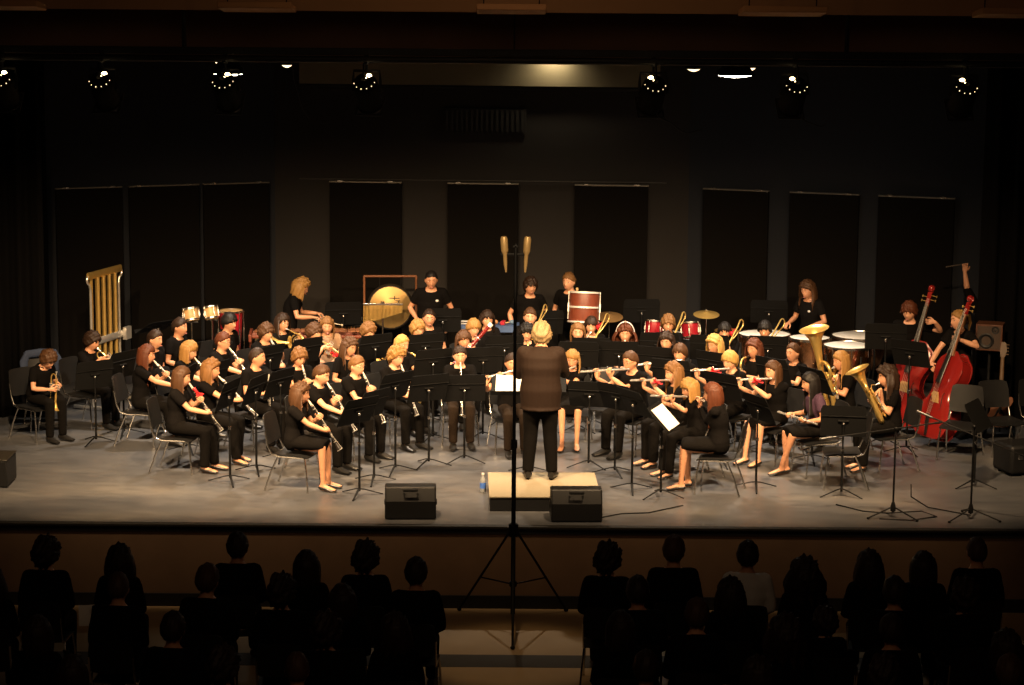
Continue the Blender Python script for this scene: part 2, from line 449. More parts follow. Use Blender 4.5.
    if sp.get('collar', True) and not sp.get('far'):
        nk = spn(.478) + V((0, .010, 0)); cp = []
        for k in range(15):
            w = R(-150 + 300 * k / 14); a = .071 * s; b = .068 * s
            cp.append(nk + V((math.sin(w) * a, math.cos(w) * b, (-.012 + .026 * math.cos(w) * .8) * s + .012)))
        col.tube(cp, [(.007, .016)] * 15, 8, ref=(0, 0, 1)) if False else col.tube(cp, [.011 * s] * 15, 8)
        out['collar'] = col
    # trousers / skirt
    bot = MB(); bt = sp.get('bottom', 'trousers')
    bot.tube([spn(h) for h in (-.10, -.06, .0, .05, .11)], [(a * s, b * s) for a, b in ((.10, .08), (.155, .112), (.170, .128), (.166, .122), (.152, .112))], 18, ref=(1, 0, 0))
    if bt == 'trousers':
        for pts, rt, foot, fr in legs:
            ww = (.012, .013, .016, .018, .02, .020, .024, .026)
            bot.tube(pts[:7] + [pts[7].lerp(pts[8], .55)], [((a + w) * s, (b + w) * s) for (a, b), w in zip(rt, ww)], 14, ref=(1, 0, 0))
    elif sit:
        bot.tube([spn(.0), P + V((0, -.12 * s, -.005)), P + V((0, -.28 * s, -.01)), P + V((sp.get('kx', 0), -.40 * s, -.012)), P + V((sp.get('kx', 0), -.435 * s, -.02))], [(q * s, w * s) for q, w in ((.165, .10), (.178, .102), (.18, .094), (.172, .088), (.16, .078))], 18, ref=(1, 0, 0))
    else:
        bot.tube([P, P + V((0, 0, -.2)), P + V((0, 0, -.42))], [(.17, .13), (.19, .15), (.22, .18)], 18, ref=(1, 0, 0))
    out['bottom'] = job(bot, vox * 1.2, 2)
    shoes = []
    for pts, rt, foot, fr in legs:
        m = MB(); flat = sp.get('shoes', 'shoe') == 'flat'
        f2 = [p + V((0, 0, -.004 if flat else .002)) for p in foot]
        if flat: m.tube(f2, [((a + .006) * s, (b * .62 + .003) * s) for a, b in fr], 12, ref=(1, 0, 0)); 
        else:
            fd = (f2[-1] - f2[0]); fd.z = 0; fd.normalize()
            f2 = [f2[0] - fd * .012] + f2[1:-1] + [f2[-1] + fd * .025]
            m.tube(f2, [((a + .010) * s, (b + .004) * s) for a, b in fr], 12, ref=(1, 0, 0))
        m.v = [(a, b, max(c, .0015)) for a, b, c in m.v]
        shoes.append(m)
    out['shoes'] = shoes
    out['hair'] = make_hair(sp.get('hair', 'short'), C, Rm, hs, yaw, pit, seed)
    return out

def glasses(fg):
    m = MB(); C, Rm, hs = fg['C'], fg['Rm'], fg['hs']
    for x in (-1, 1):
        m.tube([C + Rm @ (V((x * .031 + .02 * math.cos(2 * PI * k / 14), -.100, .008 + .015 * math.sin(2 * PI * k / 14))) * hs) for k in range(14)], .0018, 5, closed=True)
        m.tube([C + Rm @ (V((x * .052, -.098, .012)) * hs), C + Rm @ (V((x * .078, -.02, .010)) * hs), C + Rm @ (V((x * .08, .012, .004)) * hs)], .0016, 5)
    m.tube([C + Rm @ (V((-.011, -.101, .010)) * hs), C + Rm @ (V((.011, -.101, .010)) * hs)], .0016, 5)
    return m

def assemble(sp, fg, M, label, group=None):
    """links the person's meshes: one body, hair and clothing as its children"""
    sk = SKIN[sp.get('skin', 'fair')]; hm = HAIR[sp.get('hcol', 'brown')]
    me = JOBS[fg['body']][3]
    me.materials.clear()
    ex = fg['extra']; nv = len(me.vertices)
    a = MB(); a.v = [tuple(v.co) for v in me.vertices]; a.f = [tuple(p.vertices) for p in me.polygons]; a.m = [0] * len(a.f)
    a.add(ex.v, [], 0)
    for f, mi in zip(ex.f, ex.m): a.f.append(tuple(nv + i for i in f)); a.m.append(mi)
    b = a.build('person', [sk, EYE, LIP, hm, EYEW], sharp=0)
    b.matrix_world = M
    tag(b, label, 'person', group)
    def cloth(j, name, m):
        mm = JOBS[j][3]; mm.materials.clear()
        mm.polygons.foreach_set('use_smooth', [True] * len(mm.polygons))
        return obj(name, mm, m, b, sharp=0)
    tm = sp.get('tmat', CLOTH)
    tp = cloth(fg['top'], 'jacket' if sp.get('top') == 'jacket' else 'shirt', tm)
    if 'collar' in fg: fg['collar'].build('collar', tm, tp)
    if sp.get('badge'):
        m = MB(); p = fg['spn'](.33) + V((.075 * fg['s'], -.135 * fg['s'], 0)); m.ell(p, (.022, .008, .016), nu=10); m.build('badge', WHITEC, tp)
    cloth(fg['bottom'], 'trousers' if sp.get('bottom', 'trousers') == 'trousers' else 'skirt', sp.get('bmat', TROU))
    for m in fg['shoes']: m.build('shoe', SHOE, b)
    h = fg['hair'].build('hair', hm, b, sharp=0)
    if sp.get('glasses'): glasses(fg).build('glasses', BLACKM, b)
    if sp.get('headband'):
        m = MB(); C, Rm, hs = fg['C'], fg['Rm'], fg['hs']
        m.tube([C + Rm @ (V((.118 * math.cos(R(w)), -.030, .01 + .158 * math.sin(R(w)))) * hs) for w in range(10, 171, 8)], [(.006, .013)] * 21, 8, ref=(1, 0, 0)); m.build('headband', WHITEC, h)
    return b
# ------------------------------------------------------------------ instruments (mouthpiece at the origin, +Z away from the player unless noted)
def rod_keys(m, x, y, z0, z1, n, r=.0075, mat=0, rr=.0022):
    m.tube([(x, y, z0), (x, y, z1)], rr, 6, mat)
    for i in range(n):
        z = z0 + (z1 - z0) * (i + .5) / n
        m.lathe([(0, 0), (r, 0), (r * .9, .003), (0, .004)], 10, mat, Matrix.Translation((x * .2, y + .001, z)) @ Matrix.Rotation(-PI / 2, 4, 'X'))
def ribbon(parent, p, sc=1.0):
    m = MB(); rnd = random.Random(5)
    for k in range(5):
        w = 2 * PI * k / 5; c = V(p); d = V((math.cos(w), math.sin(w) * .5, math.sin(w * 1.7) * .6)).normalized() * .038 * sc
        m.tube([c, c + d * .5 + V((0, 0, .012)), c + d, c + d * .6 - V((0, .008, .012)), c], [(.003, .006), (.003, .015 * sc), (.003, .013 * sc), (.003, .014 * sc), (.003, .005)], 6)
    m.ell(p, (.011 * sc,) * 3, nu=8, nv=6)
    for q in (-1, 1): m.tube([p, V(p) + V((q * .012, -.01, -.03)) * sc, V(p) + V((q * .022, -.012, -.075)) * sc], [(.002, .006), (.002, .008 * sc), (.002, .009 * sc)], 6)
    return m.build('ribbon', RED, parent)
def make_clarinet(loc=(0, 0, 0)):
    r = empty('clarinet', loc)
    m = MB(); m.lathe([(0, .06), (.013, .06), (.0145, .075), (.0145, .115), (.013, .12), (.0125, .56), (.016, .58), (.021, .61), (.029, .64), (.033, .655), (.028, .655), (.012, .60), (0, .6)], 16); m.build('tube', EBONY, r)
    m = MB(); m.lathe([(0, -.012), (.006, -.012), (.011, .02), (.0125, .06), (0, .06)], 12); m.build('mouthpiece', mat('mouthpiece_white', (.55, .5, .42), .35), r)
    m = MB()
    for z in (.06, .075, .115, .32, .335, .55, .655): m.lathe([(.0135 if z < .6 else .033, z - .004), (.0165 if z < .6 else .0345, z - .003), (.0165 if z < .6 else .0345, z + .003), (.0135 if z < .6 else .033, z + .004)], 14, closed=True)
    rod_keys(m, .008, .0135, .14, .31, 6, .009); rod_keys(m, .008, .0135, .35, .54, 6, .010); rod_keys(m, -.012, .008, .35, .5, 3, .008); m.tube([(.004, .0150, .52), (.004, .033, .655)], .0025, 6); m.tube([(-.012, .008, .42), (.008, .0145, .42)], .003, 6); m.tube([(.004, .0150, .06), (.008, .0150, .16)], .0025, 6)
    m.tube([(.008, .0150, .29), (.008, .0150, .37)], .0025, 6)
    m.build('keywork', SILVER, r)
    return r
def make_flute(loc=(0, 0, 0)):
    r = empty('flute', loc)
    m = MB(); m.lathe([(0, -.075), (.011, -.075), (.012, -.06), (.0105, -.055), (.0105, .14), (.0125, .142), (.0125, .16), (.0105, .162), (.0105, .49), (.0125, .492), (.0125, .505), (.0105, .507), (.0105, .60), (.0085, .60), (.0085, .5), (0, .5)], 16); m.build('tube', SILVER, r)
    m = MB(); m.ell((0, .0105, 0), (.012, .005, .022), nu=12); m.build('lip_plate', SILVER, r)
    m = MB(); rod_keys(m, .010, .011, .18, .48, 9, .010); rod_keys(m, .010, .011, .52, .59, 3, .010); rod_keys(m, -.012, .007, .2, .33, 3, .006); m.tube([(.010, .011, .25), (-.012, .007, .25)], .003, 6); m.tube([(.010, .011, .45), (.010, .011, .56)], .0022, 6); m.build('keywork', SILVER, r)
    return r
BELL = [(.0075, 0), (.008, .12), (.010, .2), (.014, .26), (.022, .30), (.036, .33), (.060, .352), (.0615, .354), (.058, .352), (.033, .328), (.018, .297), (.009, .24), (.006, .12)]
def make_trumpet(loc=(0, 0, 0)):
    r = empty('trumpet', loc)
    m = MB(); m.lathe([(0, -.004), (.0135, -.004), (.0135, .004), (.006, .02), (.004, .05), (.006, .085), (0, .085)], 14); m.build('mouthpiece', SILVER, r)
    m = MB(); m.tube([(0, 0, .08), (0, 0, .36)] + arc((0, -.045, .36), .045, 90, -90, 8, (2, 1))[1:] + [(0, -.09, .2)], .0062, 8)
    m.tube([(0, -.09, .17)] + [(0, -.09, .08)] + arc((0, -.045, .08), .045, 270, 90, 8, (2, 1)) + [(.012, 0, .13)], .007, 8)
    m.build('tubing', BRASS, r)
    m = MB(); m.lathe(BELL, 20, 0, Matrix.Translation((.012, 0, .125))); m.build('bell', BRASS, r)
    for k in range(3):
        m = MB(); m.tube([(0, .045, .17 + k * .024), (0, -.11, .17 + k * .024)], .0105, 10); m.lathe([(0, 0), (.008, 0), (.008, .003), (0, .004)], 10, 0, Matrix.Translation((0, .07, .17 + k * .024)) @ Matrix.Rotation(-PI / 2, 4, 'X')); m.tube([(0, .045, .17 + k * .024), (0, .07, .17 + k * .024)], .002, 6); m.build('valve', SILVER, r)
    return r
def make_horn(loc=(0, 0, 0)):
    """french horn: coil in the YZ plane below and in front of the mouth, bell to the player's right and back"""
    r = empty('french_horn', loc)
    m = MB(); m.lathe([(0, -.004), (.010, -.004), (.009, .006), (.004, .03), (.004, .06), (0, .06)], 12); m.build('mouthpiece', SILVER, r)
    m = MB(); c = (0, -.12, .22)
    m.tube([(0, 0, .05), (0, 0, .16), (.004, -.01, .22), (.006, -.02, .28)] + arc((.006, -.12, .22), .115, 60, -230, 18, (2, 1)), .006, 8)
    m.tube(arc((-.014, -.12, .22), .135, 120, -200, 22, (2, 1)), [.008 + .0006 * i for i in range(23)], 8)
    m.tube(arc((.018, -.12, .22), .085, 0, 330, 18, (2, 1)), .006, 8); m.tube(arc((.03, -.10, .22), .05, 30, 390, 14, (2, 1)), .006, 8)
    m.build('coiled_tubing', BRASS, r)
    m = MB(); F = frame((-.014, -.165, .10), (-.55, -.25, -.9), (0, 1, 0)); m.lathe([(.020, 0), (.028, .08), (.042, .15), (.07, .20), (.115, .245), (.15, .262), (.151, .264), (.146, .262), (.11, .243), (.066, .198), (.036, .15), (.022, .08), (.014, 0)], 22, 0, F); m.build('bell', BRASS, r)
    for k in range(3):
        m = MB(); m.lathe([(0, -.02), (.014, -.02), (.014, .02), (0, .02)], 12, 0, Matrix.Translation((.035, -.09 - .0 * k, .17 + .035 * k)) @ Matrix.Rotation(PI / 2, 4, 'Y')); m.tube([(.05, -.07, .17 + .035 * k), (.052, -.02, .165 + .035 * k)], .004, 6); m.build('valve', SILVER, r)
    return r
def make_trombone(loc=(0, 0, 0)):
    """slide along +Z, bell section over the left shoulder (+X), tuning bow behind"""
    r = empty('trombone', loc)
    m = MB(); m.lathe([(0, -.004), (.0145, -.004), (.0145, .004), (.006, .025), (.005, .07), (0, .07)], 12); m.build('mouthpiece', SILVER, r)
    m = MB()
    m.tube([(0, 0, .06), (0, 0, .68)] + arc((0, -.045, .68), .045, 90, -90, 8, (2, 1))[1:] + [(0, -.09, .03), (.03, -.09, -.02)], .0072, 8)
    m.tube([(0, 0, .12), (0, -.09, .12)], .005, 6); m.tube([(0, 0, .26), (0, -.09, .26)], .006, 6)
    m.build('slide', SILVER, r)
    m = MB()
    m.tube([(.03, -.09, -.02), (.06, -.08, -.12), (.07, -.075, -.3)] + arc((.07, -.02, -.34), .055, 270, 90, 8, (2, 1)) + [(.10, .035, -.22), (.125, .02, .0), (.135, .01, .12)], [.008] * 3 + [.009] * 9 + [.010, .012, .016], 10)
    m.lathe([(.016, 0), (.020, .09), (.030, .15), (.050, .20), (.085, .235), (.108, .248), (.109, .25), (.105, .248), (.08, .232), (.045, .198), (.024, .15), (.013, .06)], 22, 0, Matrix.Translation((.135, .01, .11)))
    m.tube([(.03, -.09, -.02), (.127, .01, .02)], .005, 6)
    m.build('bell', BRASS, r)
    return r
def make_sax(loc=(0, 0, 0)):
    """alto saxophone: neck goes forward (+Z), body hangs down (-Y), bell turns up in front"""
    r = empty('saxophone', loc)
    m = MB(); m.tube([(0, -.004, -.01), (0, 0, .03), (0, .005, .08)], [.006, .011, .0125], 10); m.build('mouthpiece', EBONY, r)
    m = MB()
    m.tube([(0, .004, .07), (0, .018, .12), (0, .015, .17), (0, -.015, .20), (0, -.05, .205)], [.010, .011, .012, .013, .014], 12)
    m.tube([(0, -.05, .205), (0, -.2, .19), (0, -.4, .165), (0, -.50, .155), (0, -.55, .18), (0, -.57, .215), (0, -.55, .25), (0, -.49, .27), (0, -.40, .285), (0, -.32, .305), (0, -.27, .33), (0, -.255, .34)], [.014, .020, .028, .033, .036, .037, .038, .041, .046, .054, .066, .072], 16)
    m.v = [(x, y, z - y * .24) for x, y, z in m.v]; m.build('body', BRASS, r)
    m = MB()
    for i in range(9):
        y = -.09 - .045 * i; m.lathe([(0, 0), (.013 + i * .0007, 0), (.012 + i * .0007, .005), (0, .006)], 10, 0, Matrix.Translation((.004, y, .205 + (y + .05) * -.0 + .014 + i * -.004 + i * .001)))
    m.tube([(.026, -.08, .2), (.03, -.48, .175)], .003, 6); m.tube([(-.026, -.08, .2), (-.03, -.48, .175)], .003, 6)
    for y in (-.1, -.2, -.3, -.4): m.tube([(-.03, y, .20 + y * .05), (0, y - .01, .222 + y * .05), (.03, y, .20 + y * .05)], .003, 6)
    m.v = [(x, y, z - y * .24) for x, y, z in m.v]; m.build('keywork', SILVER, r)
    return r
def make_bassoon(loc=(0, 0, 0)):
    """long double tube; origin at the reed, body axis along +Z set forward of it"""
    r = empty('bassoon', loc)
    m = MB(); m.tube([(0, 0, 0), (0, -.06, .03), (0, -.12, .03), (0, -.155, .0), (0, -.16, -.05)], [.004, .003, .003, .004, .005], 8); m.build('crook', SILVER, r)
    m = MB(); y = -.175
    m.lathe([(0, -.62), (.03, -.62), (.032, -.60), (.03, -.2), (.026, -.19), (.024, .38), (.027, .39), (.027, .40), (0, .40)], 14, 0, Matrix.Translation((0, y, 0)))
    m.lathe([(0, -.60), (.02, -.60), (.02, .02), (.015, .04), (0, .04)], 12, 0, Matrix.Translation((0, y + .035, 0)))
    m.build('body', MAROON, r)
    m = MB(); m.lathe([(.012, .40), (.028, .40), (.030, .43), (.030, .445), (.022, .45), (.012, .445)], 14, 0, Matrix.Translation((0, y, 0)), closed=True); m.build('bell_ring', PAPER, r)
    m = MB()
    for z in (-.60, -.2, .05, .20): m.lathe([(.029, z - .006), (.033, z - .005), (.033, z + .005), (.029, z + .006)], 14, 0, Matrix.Translation((0, y, 0)), closed=True)
    rod_keys(m, .024, y - .02, -.5, .15, 9, .009); m.build('keywork', SILVER, r)
    return r
def make_tuba(name='tuba', sc=1.0, loc=(0, 0, 0)):
    """upright brass: bell along +Z, bottom bow at the origin, mouthpipe towards +Y side"""
    r = empty(name, loc); k = sc
    m = MB()
    st = 1.30 if name == 'tuba' else 1.0
    m.lathe([(r_ * k, z_ * k * st) for r_, z_ in ((.028, .10), (.034, .30), (.041, .48), (.054, .60), (.080, .70), (.130, .765), (.178, .79), (.184, .793), (.178, .793), (.126, .767), (.074, .70), (.047, .60), (.034, .48), (.027, .3), (.020, .1))], 28)
    m.build('bell', BRASS, r)
    m = MB()
    m.tube([(0, 0, .12 * k)] + arc((.085 * k, 0, .06 * k), .085 * k, 180, 360, 12, (0, 2)) + [(.17 * k, 0, .2 * k), (.17 * k, 0, .40 * k)] + arc((.115 * k, 0, .42 * k), .055 * k, 0, 180, 8, (0, 2)), [.032 * k, .040 * k] + [.040 * k - .0006 * i for i in range(12)] + [.030 * k, .027 * k] + [.024 * k] * 9, 12)
    m.tube(arc((.13 * k, -.01, .52 * k), .105 * k, -100, 250, 22, (0, 2)), [(.020 + .0003 * i) * k for i in range(23)], 10)
    m.tube(arc((.15 * k, .045 * k, .40 * k), .085 * k, 0, 350, 20, (0, 2)), .013 * k, 8)
    m.tube([(.02 * k, 0, .46 * k), (.07 * k, 0, .43 * k)], .010 * k, 6)
    m.build('main_tubing', BRASS, r)
    m = MB()
    for q, (a, b, c, rr) in enumerate(((.10, .055, .24, .06), (.12, .075, .20, .045), (.07, .06, .30, .05))):
        m.tube(arc((a * k, b * k, c * k), rr * k, 0, 180, 8, (0, 2)) + [((a - rr) * k, b * k, (c - .14) * k)] + arc((a * k, b * k, (c - .14) * k), rr * k, 180, 360, 8, (0, 2)), .009 * k, 8)
    m.tube([(.17 * k, .03 * k, .40 * k), (.10 * k, .06 * k, .47 * k), (.02 * k, .09 * k, .50 * k), (-.02 * k, .14 * k, .47 * k)], [.010 * k, .008 * k, .006 * k, .005 * k], 8)
    m.build('valve_tubing', BRASS, r)
    for q in range(3):
        m = MB(); x = (.05 + q * .042) * k; m.tube([(x, .085 * k, .13 * k), (x, .085 * k, .33 * k)], .017 * k, 12); m.tube([(x, .085 * k, .33 * k), (x, .085 * k, .365 * k)], .004, 6); m.lathe([(0, 0), (.012 * k, 0), (.012 * k, .005), (0, .006)], 10, 0, Matrix.Translation((x, .085 * k, .365 * k))); m.build('valve', SILVER, r)
    m = MB(); F = frame((-.02 * k, .14 * k, .47 * k), (-.2, 1, -.12), (0, 0, 1)); m.lathe([(0, 0), (.005, 0), (.007, .03), (.016, .055), (.016, .062), (0, .062)], 12, 0, F); m.build('mouthpiece', SILVER, r)
    return r
INST = {'clarinet': make_clarinet, 'flute': make_flute, 'trumpet': make_trumpet, 'horn': make_horn, 'trombone': make_trombone, 'sax': make_sax, 'bassoon': make_bassoon,
        'tuba': lambda loc=(0, 0, 0): make_tuba('tuba', 1.0, loc), 'euphonium': lambda loc=(0, 0, 0): make_tuba('euphonium', .82, loc)}
INAME = {'horn': 'french horn', 'sax': 'saxophone'}
PROTO = {}
def place_instrument(kind, M, rib):
    key = (kind, rib)
    if key in PROTO: o = copy_tree(PROTO[key])
    else:
        o = INST[kind]()
        if rib: ribbon(o, {'clarinet': (0, .03, .16), 'flute': (0, -.02, .14), 'trumpet': (.02, -.05, .30), 'horn': (.03, .02, .14), 'trombone': (.05, .03, -.1), 'sax': (0, -.1, .25), 'euphonium': (.03, .1, .25)}.get(kind, (0, 0, .2)), 1.25)
        PROTO[key] = o
    o.matrix_world = M
    return o
def grips(kind, sp, fg):
    """where the instrument goes (local matrix) and where the hands close on it"""
    M, P, s, spn = fg['mouth'], fg['P'], fg['s'], fg['spn']
    hy = R(sp.get('hy', 0)); Rz = Matrix.Rotation(hy * .8, 3, 'Z')
    D = lambda x, y, z: Rz @ V((x, y, z))
    if kind == 'clarinet':
        a = R(sp.get('ia', 33)); ax = D(0, -math.sin(a), -math.cos(a)); F = frame(M, ax, D(0, -1, .5))
        return F, {'L': (M + ax * .22, -ax, (-1, -.25, 0), .75), 'R': (M + ax * .40, -ax, (1, -.25, 0), .75)}
    if kind == 'lapclarinet':
        F = frame(P + V((-.06, -.34, .40)), (.15, .15, -1), (0, -1, 0))
        return F, {'R': (P + V((-.03, -.31, .17)), (0, 0, 1), (.6, -.6, 0), .7), 'L': (P + V((.16, -.62, .22)), (0, 0, 1), (-.2, -1, .1), .25)}
    if kind == 'flute':
        ax = D(-1, sp.get('fl', -.30), sp.get('fz', -.16)).normalized(); F = frame(M + D(0, -.012, -.004), ax, D(0, .7, .7))
        o = F.translation
        return F, {'L': (o + ax * .20 + D(0, 0, -.01), -ax, D(-.1, -.5, .8), .8), 'R': (o + ax * .38 + D(0, -.01, -.01), -ax, D(0, .2, 1), .7)}
    if kind == 'lapflute':
        c = P + V((0, -.30, .16)); ax = V((-1, -.35, .05)).normalized(); F = frame(c - ax * .3, ax, (0, 0, 1))
        return F, {'L': (c - ax * .12, -ax, (0, -1, .2), .8), 'R': (c + ax * .1, -ax, (0, -1, .2), .8)}
    if kind == 'trumpet':
        ax = D(0, -1, sp.get('tz', -.35)).normalized(); F = frame(M, ax, (0, 0, 1)); u = F.col[1].to_3d(); x = F.col[0].to_3d()
        o = M + ax * .195 - u * .03
        return F, {'L': (o - ax * .01 + x * .02, u, ax - x * .5, .7), 'R': (o + x * -.02 + u * .02, u, ax + x * .6, .7)}
    if kind == 'laptrumpet':
        F = frame(P + V((.04, -.33, .34)), (-.05, .05, -1), (0, -1, 0)); ax = V((0, 0, -1))
        return F, {'L': (P + V((.06, -.32, .15)), (0, 0, 1), (-.6, -.5, -.1), .7), 'R': (P + V((-.0, -.33, .13)), (0, 0, 1), (.6, -.5, -.1), .7)}
    if kind == 'horn':
        ax = D(.25, -1, -.28).normalized(); F = frame(M, ax, (0, 0, 1))
        c = F @ V((.05, -.05, .20)); b = F @ V((-.13, -.24, -.05))
        u = F.col[1].to_3d()
        return F, {'L': (c, u, ax - F.col[0].to_3d() * .4, .7), 'R': (b, u, ax * .8 + V((0, 0, -.1)), .4)}
    if kind == 'trombone':
        ax = D(-.48, -.85, sp.get('tz', -.62)).normalized(); F = frame(M, ax, (0, 0, 1)); u = F.col[1].to_3d(); x = F.col[0].to_3d()
        return F, {'L': (M + ax * .10 - u * .05, u, ax - x * .5, .7), 'R': (M + ax * .26 - u * .05, u, ax + x * .6, .7)}
    if kind == 'sax':
        ax = D(.0, -1, -.30).normalized(); F = frame(M, ax, (0, .0, 1))
        dn = -F.col[1].to_3d()
        return F, {'L': (F @ V((0, -.17, .24)), -dn, (-1, -.3, 0), .7), 'R': (F @ V((0, -.38, .26)), -dn, (1, -.3, 0), .7)}
    if kind == 'bassoon':
        ax = V((.66, -.05, .72)).normalized(); F = frame(M, ax, V((0, 1, 0)))
        return F, {'L': (F @ V((0, -.165, .05)), ax, (-.8, -.4, .5), .7), 'R': (F @ V((0, -.165, -.30)), ax, (.7, -.4, .4), .7)}
    if kind in ('tuba', 'euphonium'):
        k = 1.0 if kind == 'tuba' else .82
        up = V(sp.get('up', (0, -.1, 1))).normalized(); F = frame(M, up, V((0, 1, 0)) if kind == 'tuba' else V((0.2, 1, .2)))
        # origin shifts so that the mouthpiece meets the lips
        mp = V((-.032 * k, .202 * k, .463 * k)); F.translation = M - (F.to_3x3() @ mp)
        u = F.col[2].to_3d(); x = F.col[0].to_3d(); y = F.col[1].to_3d()
        return F, {'R': (F @ V((.09 * k, .10 * k, .37 * k)), x, -y + x * .2 - u * .3, .55), 'L': (F @ V((-.03 * k, .01 * k, .27 * k)), u, -y * .7 - x * .3 if False else V((-.4, -.9, 0)), .5)}
    return None, {}

# ------------------------------------------------------------------ furniture
def make_chair():
    r = empty('stacking_chair', (0, 0, 0))
    m = MB(); nx, ny = 8, 8; vs = []
    for sgn in (0, 1):
        for j in range(ny + 1):
            for i in range(nx + 1):
                u = i / nx * 2 - 1; v = j / ny * 2 - 1
                x = u * (.215 - .02 * (v + 1) * .5); y = v * .205 - .02
                z = .412 + .010 * u * u - (.018 * max(0, -v - .6) / .4) + .012 * max(0, v - .5) - (.014 if sgn else 0)
                vs.append((x, y, z))
    W = nx + 1; O = W * (ny + 1); fs = []
    for j in range(ny):
        for i in range(nx):
            a = j * W + i; fs.append((a, a + 1, a + W + 1, a + W)); fs.append((a + O, a + W + O, a + W + 1 + O, a + 1 + O))
    for i in range(nx): fs += [(i + 1, i, i + O, i + 1 + O), (ny * W + i, ny * W + i + 1, ny * W + i + 1 + O, ny * W + i + O)]
    for j in range(ny): fs += [(j * W, (j + 1) * W, (j + 1) * W + O, j * W + O), ((j + 1) * W + nx, j * W + nx, j * W + nx + O, (j + 1) * W + nx + O)]
    m.add(vs, fs); m.build('seat', BLACKP, r, sharp=50)
    m = MB(); vs = []; nx, ny = 10, 8
    for sgn in (0, 1):
        for j in range(ny + 1):
            for i in range(nx + 1):
                u = i / nx * 2 - 1; v = j / ny
                w = .205 * (1 - .10 * max(0, v - .6) / .4 * abs(u)); c = (abs(u) ** 6) * .02 * (1 if v > .9 or v < .1 else 0)
                vs.append((u * w, .225 + .07 * v - .035 * (1 - u * u) * -.6 + (.012 if sgn else 0), .520 + .33 * v - c * (1 if v > .5 else -1)))
    W = nx + 1; O = W * (ny + 1); fs = []
    for j in range(ny):
        for i in range(nx):
            a = j * W + i; fs.append((a, a + 1, a + W + 1, a + W)); fs.append((a + O, a + W + O, a + W + 1 + O, a + 1 + O))
    for i in range(nx): fs += [(i + 1, i, i + O, i + 1 + O), (ny * W + i, ny * W + i + 1, ny * W + i + 1 + O, ny * W + i + O)]
    for j in range(ny): fs += [(j * W, (j + 1) * W, (j + 1) * W + O, j * W + O), ((j + 1) * W + nx, j * W + nx, j * W + nx + O, (j + 1) * W + nx + O)]
    m.add(vs, fs); m.build('backrest', BLACKP, r, sharp=50)
    for x in (-1, 1):
        m = MB(); m.tube([(x * .20, -.19, .398), (x * .215, -.215, .25), (x * .225, -.235, .012)], .0105, 8); m.tube([(x * .225, -.235, .018), (x * .2255, -.236, 0)], .014, 8, 0); m.build('leg', CHROME, r)
        m = MB(); m.tube([(x * .20, .12, .398), (x * .215, .20, .22), (x * .23, .27, .012)], .0105, 8); m.tube([(x * .23, .27, .018), (x * .2305, .272, 0)], .014, 8, 0); m.build('leg', CHROME, r)
        m = MB(); m.tube([(x * .195, -.19, .394), (x * .195, .12, .394), (x * .20, .20, .42), (x * .20, .245, .52), (x * .20, .275, .68)], .0105, 8); m.build('back_support', CHROME, r)
    return r
def make_stand():
    """orchestra music stand; the desk's reading side looks to +Y, its back to -Y"""
    r = empty('music_stand', (0, 0, 0))
    m = MB(); w, h = .255, .175
    out = [(-w, -h), (w, -h), (w, h * .72), (w * .92, h), (-w * .92, h), (-w, h * .72)]
    m.prism(out, -.0025, .0025, 0); m.box((0, -h - .004, .028), (2 * w, .006, .06)); m.tube([(-w, h * .3, -.008), (w, h * .3, -.008)], .006, 6); m.tube([(-.06, .0, -.012), (.06, 0, -.012)], .012, 8)
    m.build('desk', STANDM, r, (0, 0, 1.0), (R(68), 0, PI), flat=True)
    m = MB(); m.tube([(0, -.012, .06), (0, -.012, .62)], .0135, 10); m.tube([(0, -.012, .60), (0, -.012, .985)], .0095, 10); m.build('post', STANDM, r)
    m = MB(); m.tube([(0, -.012, .60), (0, -.012, .635)], .019, 10); m.build('clutch', CHROME, r); m = MB(); m.ell((0, -.012, .965), (.02, .02, .02), nu=10); m.build('tilt_joint', CHROME, r)
    for k in range(3):
        m = MB(); a = R(90 + 120 * k); c, s = math.cos(a), math.sin(a)
        m.tube([(0, -.012, .085), (c * .06, s * .06 - .012, .075), (c * .17, s * .17 - .012, .040), (c * .255, s * .255 - .012, .012), (c * .27, s * .27 - .012, .010)], [(.008, .016), (.007, .015), (.006, .012), (.006, .009), (.006, .009)], 8, ref=(0, 0, 1)); m.build('foot', STANDM, r)
    return r
def chair_at(x, y, rz, label, group='black stacking chairs on the stage', z=0):
    if 'chair' not in PROTO: PROTO['chair'] = make_chair(); o = PROTO['chair']
    else: o = copy_tree(PROTO['chair'])
    o.location = (x, y, z); o.rotation_euler = (0, 0, rz)
    return tag(o, label, 'chair', group)
def stand_at(x, y, rz, label, h=1.0, tilt=68, group='black music stands of the band'):
    """h is the height of the desk's middle"""
    if 'stand' not in PROTO: PROTO['stand'] = make_stand(); o = PROTO['stand']
    else: o = copy_tree(PROTO['stand'])
    o.location = (x, y, 0); o.rotation_euler = (0, 0, rz)
    for c in o.children:
        n = c.name.split('.')[0]
        if n == 'desk': c.location.z = h; c.rotation_euler.x = R(tilt)
        elif n in ('post', 'clutch', 'tilt_joint'): c.scale.z = h
    return tag(o, label, 'music stand', group)
